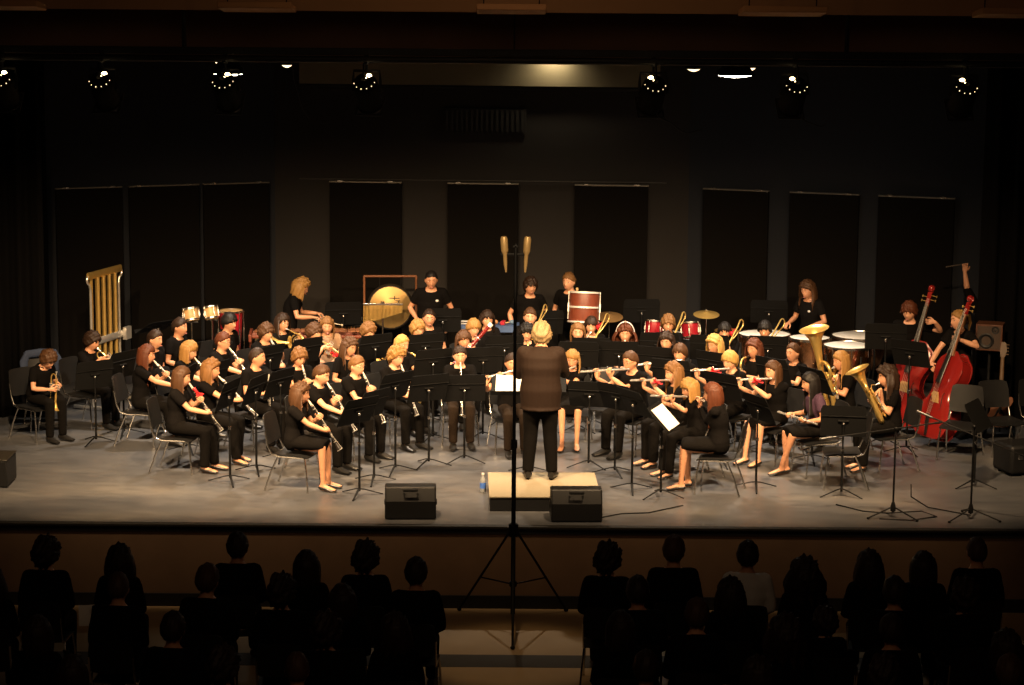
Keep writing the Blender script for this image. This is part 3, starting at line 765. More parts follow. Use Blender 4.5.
# ------------------------------------------------------------------ larger things
def smooth_outline(pts, sub=6):
    """closed Catmull-Rom outline"""
    n = len(pts); out = []
    for i in range(n):
        p0, p1, p2, p3 = pts[i - 1], pts[i], pts[(i + 1) % n], pts[(i + 2) % n]
        for k in range(sub):
            t = k / sub
            out.append(tuple(.5 * (2 * b + (c - a) * t + (2 * a - 5 * b + 4 * c - d) * t * t + (3 * b - a - 3 * c + d) * t ** 3) for a, b, c, d in zip(p0, p1, p2, p3)))
    return out
def make_bass(label):
    """double bass: front faces -Y, endpin at the origin"""
    r = empty('double_bass', (0, 0, 0), 0, label, 'double bass')
    half = [(a * .88, b) for a, b in [(0, .13), (.17, .135), (.28, .20), (.325, .36), (.29, .52), (.215, .60), (.185, .70), (.20, .80), (.245, .90), (.255, 1.0), (.215, 1.10), (.12, 1.17), (.05, 1.22)]]
    out = smooth_outline(half + [(-x, z) for x, z in half[:0:-1]], 4)
    m = MB(); n = len(out); cx, cz = 0, .62
    def ringp(f, y): return [V((x * f, y, cz + (z - cz) * f)) for x, z in out]
    rings = [ringp(.02, -.135), ringp(.5, -.13), ringp(.85, -.115), ringp(1.0, -.098), ringp(1.025, -.094), ringp(1.025, -.088), ringp(.985, -.085), ringp(.985, .085), ringp(1.02, .088), ringp(1.02, .094), ringp(.98, .10), ringp(.7, .12), ringp(.02, .128)]
    vs = [p for q in rings for p in q]
    fs = [(i * n + k, i * n + (k + 1) % n, (i + 1) * n + (k + 1) % n, (i + 1) * n + k) for i in range(len(rings) - 1) for k in range(n)]
    m.add(vs, fs); m.build('body', REDV, r, sharp=35)
    for x in (-1, 1):
        m = MB(); m.tube([(x * .10, -.128, .70), (x * .085, -.131, .66), (x * .10, -.131, .58), (x * .115, -.129, .50), (x * .095, -.128, .47)], [(.006, .004), (.004, .004), (.007, .004), (.004, .004), (.006, .004)], 6, ref=(1, 0, 0)); m.build('sound_hole', EBONY, r)
    m = MB(); m.tube([(0, -.11, 1.17), (0, -.115, 1.25), (0, -.125, 1.45), (0, -.13, 1.66), (0, -.12, 1.72)], [(.035, .035), (.026, .024), (.022, .02), (.021, .018), (.024, .02)], 10, ref=(1, 0, 0))
    m.build('neck', WOOD, r)
    m = MB(); m.tube([(0, -.205, .80), (0, -.175, 1.1), (0, -.155, 1.45), (0, -.15, 1.68)], [(.042, .012), (.038, .011), (.028, .009), (.022, .008)], 10, ref=(1, 0, 0)); m.build('fingerboard', EBONY, r)
    m = MB(); m.box((0, -.125, 1.78), (.05, .035, .15)); sp = [(0, -.13 + .03 * (1 - q / 22) * math.cos(q * .6) * 1.4, 1.90 + .042 * (1 - q / 26) * math.sin(q * .6)) for q in range(20)]
    m.tube([(0, -.12, 1.84)] + sp, [(.026, .02)] + [(.030, .012)] * 20, 8, ref=(1, 0, 0)); m.ell((0, -.13, 1.90), (.040, .022, .022), nu=12); m.build('scroll', REDV, r)
    for q in range(4):
        m = MB(); x = 1 if q % 2 else -1; z = 1.735 + .028 * q; m.tube([(0, -.125, z), (x * .085, -.115, z)], .004, 6); m.ell((x * .09, -.113, z), (.006, .014, .018), nu=8); m.build('tuning_peg', BRASS, r)
    m = MB(); m.prism([(-.065, 0), (.065, 0), (.05, .03), (.06, .09), (.04, .13), (-.04, .13), (-.06, .09), (-.05, .03)], -.008, .008, 0, Matrix.Translation((0, -.135, .555)) @ Matrix.Rotation(PI / 2, 4, 'X')); 
    m.v = [(a, b - (.04 if c > .6 else 0) * 1.0, c) for a, b, c in m.v]; m.build('bridge', TAN, r)
    m = MB(); m.tube([(0, -.115, .14), (0, -.165, .30), (0, -.18, .40)], [(.02, .008), (.032, .01), (.036, .008)], 8, ref=(1, 0, 0)); m.build('tailpiece', EBONY, r)
    for q in range(4):
        m = MB(); x = (q - 1.5); m.tube([(x * .016, -.185, .39), (x * .022, -.19, .685), (x * .010, -.165, 1.68), (x * .008, -.14, 1.78)], .0016, 5); m.build('string', SILVER, r)
    m = MB(); m.tube([(0, 0, 0), (0, 0, .16)], [.004, .009], 8); m.build('endpin', CHROME, r)
    return r
def make_par(loc, target, label):
    """stage lantern hanging from the pipe: can, yoke, clamp, square colour frame; lit lamp seen through the back vents"""
    r = empty('stage_spotlight', loc, 0, label, 'stage light', 'stage lights on the front pipe')
    loc = V(loc); F = frame((0, 0, 0), V(target) - loc, (0, 0, 1))
    m = MB(); m.lathe([(.028, -.17), (.075, -.165), (.105, -.14), (.118, -.10), (.122, -.05), (.122, .19), (.128, .195), (.128, .205), (.112, .205), (.108, -.04), (.09, -.13), (.028, -.155)], 28, 0, F, closed=True)
    m.tube([F @ V((0, 0, -.16)), F @ V((.0, .03, -.24)), F @ V((0, .10, -.28)), (.02, .05, .28)], .008, 6)
    m.build('can', mat('lantern_black', (.003, .003, .003), .7, spec=.1, noise=.2, scale=20), r)
    sd = 1 if target[0] > loc.x else -1
    for k in range(6):
        w = R(-90 + sd * (100 - 150 * k / 5 - 20)); m = MB()
        m.ell(F @ V((-.104 * math.cos(w), .104 * math.sin(w), -.141)), (.0055 + .0012 * (k % 2),) * 3, nu=6, nv=4); m.build('vent', LAMPV, r)
    m = MB(); u = F.inverted().to_3x3() @ V((0, 0, 1)); m.ell(F @ V((.035 * (-1 if target[0] > loc.x else 1), .045, -.158)), (.034, .034, .012), 0, F.to_3x3(), 14, 8); m.build('lamp', LAMPG, r)
    m = MB(); m.lathe([(0, .155), (.1, .155), (.1, .16), (0, .165)], 24, 0, F); m.build('lens', LAMPL, r)
    m = MB()
    for a, b, c, d in ((-.125, 0, .02, .27), (.125, 0, .02, .27), (0, -.125, .23, .02), (0, .125, .23, .02)): m.box(F @ V((a, b, .225)), (c, d, .012), 0, F.to_3x3())
    for a in (-1, 1): m.tube([F @ V((a * .122, 0, .18)), F @ V((a * .122, 0, .222))], .008, 6)
    pts = [F @ V((.122 * math.cos(R(w)), .122 * math.sin(R(w)), .21)) for w in range(0, 360, 20)]
    m.tube(pts, .012, 6, closed=True)
    m.build('gel_frame', BLACKM, r)
    m = MB(); sx = F.col[0].to_3d().normalized() * .135
    m.tube([-sx, -sx + V((0, 0, .10)), -sx * .95 + V((0, 0, .19)), sx * .95 + V((0, 0, .19)), sx + V((0, 0, .10)), sx], [(.004, .014)] * 6, 8, ref=(0, 1, 0)); 
    for q in (-1, 1): m.ell(sx * q, (.018, .018, .018), nu=8)
    m.build('yoke', BLACKM, r)
    m = MB(); m.tube([(0, 0, .18), (0, 0, .262)], .012, 8); m.lathe([(.0365, -.022), (.050, -.022), (.050, .022), (.0365, .022)], 14, 0, Matrix.Translation((0, 0, .30)) @ Matrix.Rotation(PI / 2, 4, 'Y'), closed=True); m.build('clamp', BLACKM, r)
    return r
LAMPG = mat('lamp_glow', (1, .8, .5), .5, emit=(1, .72, .36), estr=14)
LAMPV = mat('lamp_vent', (1, .8, .5), .5, emit=(1, .72, .38), estr=1.6)
LAMPL = mat('lamp_lens', (1, .8, .5), .3, emit=(1, .70, .36), estr=1.5)
LAMPW = mat('ceiling_lamp', (1, .9, .75), .5, emit=(1, .9, .72), estr=16)
def hoop(m, c, r, z, t=.008, n=24, mt=0): m.lathe([(r - t, z - t * 1.2), (r + t, z - t * 1.2), (r + t, z + t * 1.2), (r - t, z + t * 1.2)], n, mt, Matrix.Translation(c), closed=True)
def drum(name, loc, r, h, shell, label, cat, tilt=(0, 0, 0), rim=CHROME, lugs=6, hoops=2, legs=True, head=WHITE, group=None, taper=1.0, lugang=None):
    """cylindrical drum, base of the shell at loc; stands on tripod legs that reach z=0"""
    o = empty(name, loc, 0, label, cat, group); rot = Euler(tilt).to_matrix().to_4x4()
    m = MB(); m.lathe([(r * taper * .98, 0), (r * taper, .01), (r, h - .01), (r * .99, h), (r * .9, h - .004), (r * taper * .9, .004)], 28, 0, rot, closed=True); m.build('shell', shell, o)
    m = MB(); m.lathe([(0, h + .004), (r * .97, h + .004), (r * 1.0, h + .001), (r * .97, h - .008), (0, h - .008)], 28, 0, rot); m.build('head', head, o)
    m = MB()
    zs = [h] if hoops == 1 else [.02 + (h - .02) * i / (hoops - 1) for i in range(hoops)]
    for z in zs: m.lathe([(r - .002, z - .012), (r + .014, z - .012), (r + .014, z + .012), (r - .002, z + .012)], 28, 0, rot, closed=True)
    m.build('hoop', rim, o)
    for k in range(lugs):
        w = R(lugang[k]) if lugang else 2 * PI * k / lugs + .3; m = MB(); x, y = (r + .014) * math.cos(w), (r + .014) * math.sin(w)
        m.tube([rot @ V((x, y, .01 + h * .1)), rot @ V((x, y, h + .01))], .005, 6); m.box(rot @ V((x, y, h * .5)), (.02, .02, h * .28), 0, rot.to_3x3()); m.build('lug', rim, o)
    if legs:
        z0 = loc[2]
        m = MB(); m.tube([(0, 0, -.02), (0, 0, -z0 * .75)], .012, 8); m.tube([(-r * .8, 0, -.012), (r * .8, 0, -.012)], .008, 6); m.tube([(0, -r * .8, -.012), (0, r * .8, -.012)], .008, 6)
        m.build('stand_post', CHROME, o)
        for k in range(3):
            w = 2 * PI * k / 3 + .5; m = MB(); m.tube([(0, 0, -z0 * .55), (.24 * math.cos(w), .24 * math.sin(w), -z0 + .008)], .009, 6); m.build('stand_leg', CHROME, o)
    return o
def cymbal(x, y, z, r, label, tilt=12, mt=BRASSD):
    o = empty('cymbal', (x, y, 0), 0, label, 'cymbal')
    T = Matrix.Translation((0, 0, z)) @ Matrix.Rotation(R(tilt), 4, 'X')
    m = MB(); m.lathe([(.008, .03), (.03, .028), (.05, .012), (r * .6, .002), (r, -.016), (r, -.018), (r * .6, -.001), (.05, .008), (.03, .024), (.008, .026)], 32, 0, T, closed=True); m.build('disc', mt, o)
    m = MB(); m.tube([(0, 0, .35), (0, 0, z + .05)], .009, 8); m.ell((0, 0, z + .05), (.012, .012, .012)); m.tube([(0, 0, .08), (0, 0, .45)], .014, 8); m.build('stand_post', CHROME, o)
    for k in range(3):
        w = 2 * PI * k / 3; m = MB(); m.tube([(0, 0, .42), (.26 * math.cos(w), .26 * math.sin(w), .01)], .008, 6); m.build('stand_leg', CHROME, o)
    return o
def timpani(x, y, r, z, label):
    o = empty('timpani', (x, y, 0), 0, label, 'timpani', 'copper timpani')
    T = Matrix.Translation((0, 0, z))
    m = MB(); m.lathe([(r, -.005), (r * 1.0, -.09), (r * .96, -.22), (r * .82, -.36), (r * .5, -.46), (.06, -.49), (0, -.49)], 36, 0, T); m.build('bowl', COPPER, o)
    m = MB(); m.lathe([(0, .006), (r * .98, .006), (r * 1.01, .0), (r * .98, -.006), (0, -.006)], 36, 0, T); m.build('head', WHITE, o)
    m = MB(); m.lathe([(r, -.02), (r + .022, -.02), (r + .022, .012), (r + .008, .014), (r + .004, .0)], 36, 0, T, closed=True); m.build('hoop', CHROME, o)
    for k in range(8):
        w = 2 * PI * k / 8; m = MB(); m.tube([((r + .016) * math.cos(w), (r + .016) * math.sin(w), z + .01), ((r + .016) * math.cos(w), (r + .016) * math.sin(w), z - .12)], .006, 6); m.build('tension_rod', CHROME, o)
    for k in range(4):
        w = 2 * PI * k / 4 + .4; c, s = math.cos(w), math.sin(w); m = MB(); m.tube([((r + .02) * c, (r + .02) * s, z - .10), ((r + .03) * c, (r + .03) * s, z - .35), (r * .8 * c, r * .8 * s, .10), (r * .9 * c, r * .9 * s, .015)], .014, 8); m.build('strut', BLACKM, o)
    m = MB(); m.lathe([(0, .06), (r * .8, .06), (r * .85, .10), (r * .4, .16), (.05, .2), (.05, z - .48), (0, z - .48)], 20); m.build('base', BLACKM, o)
    return o
def keyboard(name, x, y, z, w, rz, bars, framem, label, cat, n=22, d0=.42, d1=.22):
    """bar percussion on a frame: tapered row of bars, rails, resonators and end stands"""
    o = empty(name, (x, y, 0), rz, label, cat)
    for row, (yo, zz) in enumerate(((-.10, z), (.14, z + .05))):
        for k in range(n):
            if row and k % 7 in (2, 6): continue
            if row and k == n - 1: continue
            u = k / (n - 1); xx = -w / 2 + w * (k + .5 + (.5 if row else 0)) / n; d = (d0 + (d1 - d0) * u) * (.6 if row else .55)
            m = MB(); m.box((xx, yo - (0 if row else d * .1), zz), (w / n * .82, d, .018)); m.build('bar', bars, o, bevel=.002)
    for row, yo in enumerate((-.22, -.02, .06, .24)):
        m = MB(); m.tube([(-w / 2 - .03, yo - .04 * (row < 1), z - .03), (w / 2 + .03, yo * .8, z - .03)], [(.012, .022)] * 2, 8, ref=(0, 1, 0)); m.build('rail', framem, o)
    for k in range(n):
        u = k / (n - 1); xx = -w / 2 + w * (k + .5) / n; L = .45 - .3 * u
        m = MB(); m.tube([(xx, -.12, z - .05), (xx, -.12, z - .05 - L)], w / n * .36, 10); m.build('resonator', BRASSD, o)
    for q in (-1, 1):
        m = MB(); m.box((q * (w / 2 + .04), 0, z - .04), (.04, .56, .10)); m.box((q * (w / 2 + .04), 0, (z - .05) / 2 + .02), (.035, .09, z - .12)); m.box((q * (w / 2 + .04), 0, .05), (.05, .5, .05)); m.build('end_frame', framem, o, bevel=.006)
    m = MB(); m.tube([(-w / 2, 0, .2), (w / 2, 0, .2)], .015, 8); m.build('cross_bar', framem, o)
    return o
def tripod_mic(x, y, h, ends, label, spread=.3, r=.011, az=0):
    o = empty('microphone_stand', (x, y, 0), 0, label, 'microphone stand')
    m = MB(); m.tube([(0, 0, .06), (0, 0, h)], r, 8); m.build('post', BLACKM, o)
    m = MB(); m.lathe([(0, .07), (.028, .07), (.030, .12), (.016, .17), (0, .17)], 12); m.build('leg_hub', BLACKM, o)
    for k in range(3):
        w = R(az + 120 * k); m = MB(); m.tube([(0, 0, .12), (spread * math.cos(w), spread * math.sin(w), .016)], .009, 6); m.ell((spread * math.cos(w), spread * math.sin(w), .014), (.018, .018, .013), nu=8, nv=6); m.build('leg', BLACKM, o)
    a, b = V(ends[0]), V(ends[1])
    m = MB(); m.tube([a, b], .008, 8); m.ell((0, 0, h), (.022, .022, .022), nu=8); m.tube([b, b + (b - a).normalized() * .08], .013, 8); m.build('boom', BLACKM, o)
    m = MB(); d = (a - b).normalized(); m.tube([a, a + d * .03, a + d * .12, a + d * .16], [.010, .012, .014, .017], 10); m.ell(a + d * .17, (.02, .02, .02), nu=10); m.build('microphone', mat('microphone_grey', (.12, .12, .12), .35, .6), o)
    return o
# ------------------------------------------------------------------ setting
def struct(name, mb, m, flat=True, bevel=0):
    o = mb.build(name, m, flat=flat, bevel=bevel); o['kind'] = 'structure'; return o
def floor_mat():
    m = bpy.data.materials.new('stage_floor'); m.use_nodes = True; nt = m.node_tree; b = nt.nodes['Principled BSDF']
    tc = nt.nodes.new('ShaderNodeTexCoord'); mp = nt.nodes.new('ShaderNodeMapping'); mp.inputs['Scale'].default_value = (.5, 1.1, 1)
    n1 = nt.nodes.new('ShaderNodeTexNoise'); n1.inputs['Scale'].default_value = 1.1; n1.inputs['Detail'].default_value = 6
    n2 = nt.nodes.new('ShaderNodeTexNoise'); n2.inputs['Scale'].default_value = 9; n2.inputs['Detail'].default_value = 8; n2.inputs['Roughness'].default_value = .7
    r1 = nt.nodes.new('ShaderNodeValToRGB'); e = r1.color_ramp.elements
    e[0].position = .3; e[0].color = (.060, .065, .077, 1); e[1].position = .72; e[1].color = (.168, .163, .160, 1)
    e2 = r1.color_ramp.elements.new(.52); e2.color = (.102, .105, .114, 1)
    mx = nt.nodes.new('ShaderNodeMix'); mx.data_type = 'RGBA'; mx.blend_type = 'MULTIPLY'; mx.inputs[0].default_value = .75
    r2 = nt.nodes.new('ShaderNodeValToRGB'); r2.color_ramp.elements[0].position = .3; r2.color_ramp.elements[0].color = (.50, .50, .52, 1); r2.color_ramp.elements[1].position = .65; r2.color_ramp.elements[1].color = (1, 1, 1, 1)
    L = nt.links.new
    L(tc.outputs['Object'], mp.inputs['Vector']); L(mp.outputs['Vector'], n1.inputs['Vector']); L(mp.outputs['Vector'], n2.inputs['Vector'])
    L(n1.outputs['Fac'], r1.inputs['Fac']); L(n2.outputs['Fac'], r2.inputs['Fac']); L(r1.outputs['Color'], mx.inputs[6]); L(r2.outputs['Color'], mx.inputs[7]); L(mx.outputs[2], b.inputs['Base Color'])
    rr = nt.nodes.new('ShaderNodeMapRange'); rr.inputs['To Min'].default_value = .24; rr.inputs['To Max'].default_value = .46; L(n2.outputs['Fac'], rr.inputs['Value']); L(rr.outputs['Result'], b.inputs['Roughness'])
    return m
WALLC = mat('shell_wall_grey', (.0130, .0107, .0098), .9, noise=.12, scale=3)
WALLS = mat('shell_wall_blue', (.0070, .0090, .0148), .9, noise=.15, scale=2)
PANELM = mat('panel_fabric', (.0055, .0047, .0042), .97, spec=.1, noise=.25, scale=60)
HEADM = mat('header_brown', (.13, .078, .052), .8, noise=.15, scale=3)
FACEM = mat('stage_front_brown', (.20, .12, .072), .8, noise=.2, scale=4)
EDGEM = mat('stage_edge_black', (.01, .009, .008), .6, noise=.2, scale=20)
HALLF = mat('hall_floor_tan', (.42, .30, .17), .5, noise=.12, scale=3)
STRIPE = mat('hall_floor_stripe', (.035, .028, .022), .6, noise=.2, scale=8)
CURT = mat('black_velour', (.0035, .0032, .0034), .95, spec=.1, noise=.3, scale=20)
m = MB(); m.box((0, 5, -.45), (17, 10.0, .9)); struct('floor_stage', m, floor_mat())
m = MB(); m.box((0, -.03, -.50), (17, .06, .80)); struct('wall_stage_front', m, FACEM)
m = MB(); m.box((0, -.035, -.018), (17, .09, .034)); struct('trim_1', m, EDGEM, bevel=.008)
m = MB(); m.box((0, -.045, -.83), (17, .09, .14)); struct('trim_2', m, EDGEM)
m = MB(); m.box((0, -12, -.95), (17, 24.2, .1)); struct('floor_hall', m, HALLF)
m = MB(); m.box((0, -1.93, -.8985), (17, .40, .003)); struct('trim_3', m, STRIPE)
def wallseg(name, p, q, z0, z1, m_, t=.15):
    p, q = V((*p, 0)), V((*q, 0)); d = (q - p); n = V((-d.y, d.x, 0)).normalized()
    mb = MB(); mb.add([p + V((0, 0, z0)), q + V((0, 0, z0)), q + n * t + V((0, 0, z0)), p + n * t + V((0, 0, z0)), p + V((0, 0, z1)), q + V((0, 0, z1)), q + n * t + V((0, 0, z1)), p + n * t + V((0, 0, z1))],
                      [(0, 3, 2, 1), (4, 5, 6, 7), (0, 1, 5, 4), (1, 2, 6, 5), (2, 3, 7, 6), (3, 0, 4, 7)])
    return struct(name, mb, m_)
BL, BR = (-3.46, 9.50), (2.52, 9.12)
LE, RE = (-8.3, 7.55), (8.3, 7.2)
wallseg('wall_back', BL, BR, 0, 5.6, WALLC); wallseg('wall_left', LE, BL, 0, 5.6, WALLS); wallseg('wall_right', BR, RE, 0, 5.6, WALLS)
m = MB(); m.box((0, 4.9, 5.65), (17, 9.6, .1)); struct('ceiling_stage', m, mat('stage_ceiling', (.02, .018, .016), .9, noise=.1))
m = MB(); m.box((0, -.15, 5.30), (17, .3, .80)); struct('wall_header', m, HEADM)
m = MB(); m.box((0, -.75, 5.78), (17, 1.2, .70)); struct('trim_4', m, mat('bulkhead_tan', (.32, .17, .08), .8, noise=.12, scale=3))
for q, sx in ((1, -1), (2, 1)):
    m = MB(); m.box((sx * 8.0, -.15, 2.4), (1.0, .3, 5.0)); struct('wall_proscenium_' + ('left' if sx < 0 else 'right'), m, HEADM)
m = MB(); d = V((BR[0] - BL[0], BR[1] - BL[1], 0)); m.tube([V((-3.1, 9.42, 4.10)), V((2.2, 9.07, 4.10))], .045, 10); struct('trim_5', m, BLACKM)
m = MB(); m.tube([V((-3.1, 9.455, 2.745)), V((2.2, 9.12, 2.76))], .010, 8); struct('trim_6', m, mat('rail_dark', (.05, .045, .042), .5, .3))

m = MB(); m.box((-.5, 9.13, 4.36), (5.15, .06, .46), 0, Matrix.Rotation(math.atan2(-.38, 5.98), 3, 'Z')); struct('trim_7', m, mat('valance_cream', (.14, .12, .075), .8, noise=.1, scale=4))
# acoustic panels
def panel(p, q, zt, label):
    p, q = V((*p, 0)), V((*q, 0)); d = (q - p); w = d.length; a = math.atan2(d.y, d.x); c = (p + q) / 2
    o = empty('acoustic_panel', (c.x, c.y, 0), a, label, 'acoustic panel', 'black acoustic panels on the shell')
    m = MB(); m.box((0, -.06, zt / 2 + .06), (w, .07, zt - .14)); m.build('fabric', PANELM, o, flat=True, bevel=.01)
    m = MB(); m.box((0, -.06, zt), (w + .01, .08, .018)); m.build('top_rail', mat('panel_rail', (.16, .145, .125), .45, .5, noise=.15, scale=20), o, bevel=.003)
    for x in (-1, 1): m = MB(); m.box((x * w * .35, -.06, zt + .012), (.08, .085, .02)); m.build('clip', CHROME, o, bevel=.003)
def along(P, Q, x):
    t = (x - P[0]) / (Q[0] - P[0]); return (x, P[1] + (Q[1] - P[1]) * t - .03)
for (x0, x1), lb in zip(((-2.65, -1.61), (-.94, .08), (.89, 1.94)), ('behind the gong', 'behind the two tall microphones', 'behind the red field drum')):
    panel(along(BL, BR, x0), along(BL, BR, x1), 2.72, 'tall black acoustic panel on the grey back wall ' + lb)
for (x0, x1), lb in zip(((-6.42, -5.55), (-5.46, -4.52), (-4.46, -3.56)), ('outermost beside the stage curtain behind the chimes', 'middle one behind the pair of bongos', 'next to the corner, behind the red conga')):
    panel(along(LE, BL, x0), along(LE, BL, x1), 2.70, 'black acoustic panel on the dark side wall, ' + lb)
for (x0, x1), lb in zip(((2.74, 3.64), (3.93, 4.86), (5.12, 6.12)), ('next to the corner, behind the bright cymbal', 'middle one behind the timpani girl', 'outermost one behind the double bass players')):
    panel(along(BR, RE, x0), along(BR, RE, x1), 2.70, 'black acoustic panel on the dark side wall, ' + lb)
# vent grille high on the back wall
o = empty('wall_vent', (-.42, 9.28, 3.62), math.atan2(BR[1] - BL[1], BR[0] - BL[0]), 'faint dark slatted vent high on the grey back wall', 'vent')
m = MB(); m.box((0, -.005, 0), (1.2, .03, .34)); m.build('backing', mat('vent_backing', (.0085, .007, .0065), .9, noise=.1), o)
for k in range(16): m = MB(); m.box((-.54 + k * .072, -.026, 0), (.03, .02, .30)); m.build('slat', mat('slat_dark', (.007, .006, .0055), .8, noise=.1), o)

# curtains
def curtain(x0, x1, y, z0, z1, label):
    m = MB(); n = int(abs(x1 - x0) * 40); vs = []; fs = []
    for sgn in (0, 1):
        for j in (0, 1, 2):
            for i in range(n + 1):
                x = x0 + (x1 - x0) * i / n
                f = .055 * math.sin(x * 21 + .8 * math.sin(x * 5)) + .02 * math.sin(x * 47)
                vs.append((x, y + f * (1 if j < 2 else .7) + sgn * .012, (z0, (z0 + z1) / 2, z1)[j]))
    W = n + 1; O = 3 * W
    for j in (0, 1):
        for i in range(n): a = j * W + i; fs.append((a, a + 1, a + 1 + W, a + W)); fs.append((a + O, a + W + O, a + W + 1 + O, a + 1 + O))
    for j in (0, 1):
        for i in (0, n): a = j * W + i; fs.append((a, a + W, a + W + O, a + O))
    for i in range(n): fs.append((i, i + O, i + 1 + O, i + 1)); a = 2 * W + i; fs.append((a, a + 1, a + 1 + O, a + O))
    m.add(vs, fs); o = m.build('stage_curtain', CURT, sharp=0); tag(o, label, 'curtain', 'black stage curtains')
curtain(-8.2, -6.02, 5.5, .01, 5.55, 'black velour leg curtain hanging beside the slumped trumpet boy')
curtain(-8.2, -6.30, 7.2, .01, 5.55, 'black velour curtain hanging behind the tubular chimes against the side wall')
curtain(6.06, 8.2, 5.75, .01, 5.55, 'black velour leg curtain hanging behind the wooden loudspeaker')
curtain(6.30, 8.2, 6.9, .01, 5.55, 'black velour curtain behind the raised arm, deeper in the wings')

# ------------------------------------------------------------------ lights on the pipe and in the roof
m = MB(); m.tube([(-8, -1.2, 4.96), (8, -1.2, 4.96)], .034, 12); o = m.build('lighting_pipe', BLACKM); m = MB(); m.box((0, -1.2, 5.035), (16, .06, .07)); m.build('cable_raceway', BLACKM, o, bevel=.006); tag(o, 'long black lighting pipe running across above the stage edge', 'pipe')
for x, lb in ((-3.22, 'above the second lantern'), (.0, 'above the tall microphone stand'), (3.24, 'near the fifth lantern')):
    m = MB(); m.tube([(x, -1.2, 5.072), (x, -1.2, 6.1)], .022 if x else .008, 8); o = m.build('pipe_hanger', BLACKM); tag(o, 'black vertical hanger holding the lighting pipe ' + lb, 'hanger', 'hangers of the lighting pipe')
PARS = [(-5.0, (-4.6, 3.4, .2), 'outermost black stage lantern, cut by the frame, nearest the slumped trumpet boy'), (-4.02, (-3.4, 3.4, .2), 'black stage lantern glowing above the tubular chimes'), (-2.82, (-2.2, 3.4, .2), 'black stage lantern glowing beside the lit roof lamp above the bongos'),
        (-1.44, (-.7, 3.4, .2), 'black stage lantern glowing above the gong'), (1.36, (.7, 3.4, .2), 'black stage lantern with a bright curved rim above the drum set'),
        (2.74, (2.2, 3.4, .2), 'black stage lantern glowing above the timpani player'), (4.40, (4.1, 3.4, .2), 'black stage lantern glowing above the double basses')]
def spot(name, loc, tgt, e, col, size, blend=.6, rad=.08):
    l = bpy.data.lights.new(name, 'SPOT'); l.energy = e; l.color = col; l.spot_size = R(size); l.spot_blend = blend; l.shadow_soft_size = rad
    o = bpy.data.objects.new(name, l); COL.objects.link(o); o.location = loc
    o.rotation_euler = (V(tgt) - V(loc)).to_track_quat('-Z', 'Y').to_euler(); return o
WARM = (1.0, .66, .35)
for x, tg, lb in PARS:
    make_par((x, -1.2, 4.66), tg, lb)
    p = V((x, -1.2, 4.66)); d = (V(tg) - p).normalized()
    spot('lantern_beam', p + d * .30, tg, 1600, WARM, 78, .8, .07)
# cables hanging from the pipe
for pts, lb in (([(-2.12, -1.2, 4.94), (-2.12, -1.15, 4.6), (-2.0, -1.15, 4.36), (-1.8, -1.15, 4.33), (-1.55, -1.17, 4.38), (-1.45, -1.2, 4.6)], 'thin black cable looping to the lantern above the gong'),
                ([(1.42, -1.2, 4.5), (1.55, -1.18, 4.36), (1.68, -1.16, 4.27), (1.8, -1.16, 4.29), (1.86, -1.18, 4.36), (1.95, -1.2, 4.93)], 'thin black cable looping from the lantern above the drum set'),
                ([(2.8, -1.2, 4.5), (2.95, -1.18, 4.36), (3.08, -1.18, 4.4), (3.12, -1.2, 4.93)], 'thin black cable looping from the lantern above the timpani')):
    m = MB(); m.tube(smooth_outline(pts, 5)[:-10], .007, 6); o = m.build('hanging_cable', BLACKM); tag(o, lb, 'cable', 'cables hanging from the pipe')
def downlight(x, y, z, r, label, e, lit=LAMPW, depth=.07):
    o = empty('ceiling_downlight', (x, y, z), 0, label, 'ceiling light', 'round lamps in the stage roof')
    m = MB(); m.lathe([(.03, .16), (r * .6, .13), (r, 0), (r + .015, -.01), (r - .01, -.008), (r * .55, .11), (.03, .13)], 28, closed=True); m.build('reflector', BLACKM, o)
    m = MB(); m.lathe([(0, .03), (r * .45, .02), (r * .9, -.004), (r * .9, -.014), (r * .45, -.035), (0, -.045)], 24); m.build('lamp', lit, o)
    m = MB(); m.tube([(0, 0, .14), (0, 0, 5.6 - z)], .012, 8); m.build('hanging_rod', BLACKM, o)
    if e: spot('downlight_beam', (x, y, z - .07), (x * .75, y + .0, 0), e * 1.7, (1, .82, .62), 100, .8, .06)
DIMG = mat('dim_lamp', (1, .8, .5), .5, emit=(1, .75, .42), estr=3)
downlight(-3.56, 5, 4.50, .22, 'round lit roof lamp beside the second lantern over the clarinets', 750)
downlight(2.75, 5, 4.53, .25, 'brightest round roof lamp over the trombones', 750, mat('bright_lamp', (1, .95, .85), .5, emit=(1, .93, .78), estr=40))
downlight(-2.85, 5.2, 4.60, .07, 'small dim roof lamp near the corner over the horns', 0, DIMG)
downlight(2.25, 5.2, 4.59, .09, 'small dim roof lamp between two lanterns over the drum set', 0, DIMG)
downlight(-3.72, 5.4, 4.62, .06, 'tiny dim roof lamp over the lit lamp of the clarinets', 0, DIMG)
downlight(3.0, 5.4, 4.60, .05, 'tiny dim roof lamp close to the brightest roof lamp', 0, DIMG)
spot('downlight_beam', (-.2, 4.6, 5.2), (-.1, 4.4, 0), 1150, (1, .78, .54), 96, .8, .06)
spot('wall_wash', (.55, 8.82, 4.62), (.55, 9.2, 4.26), 34, (1, .8, .5), 150, .9, .05)
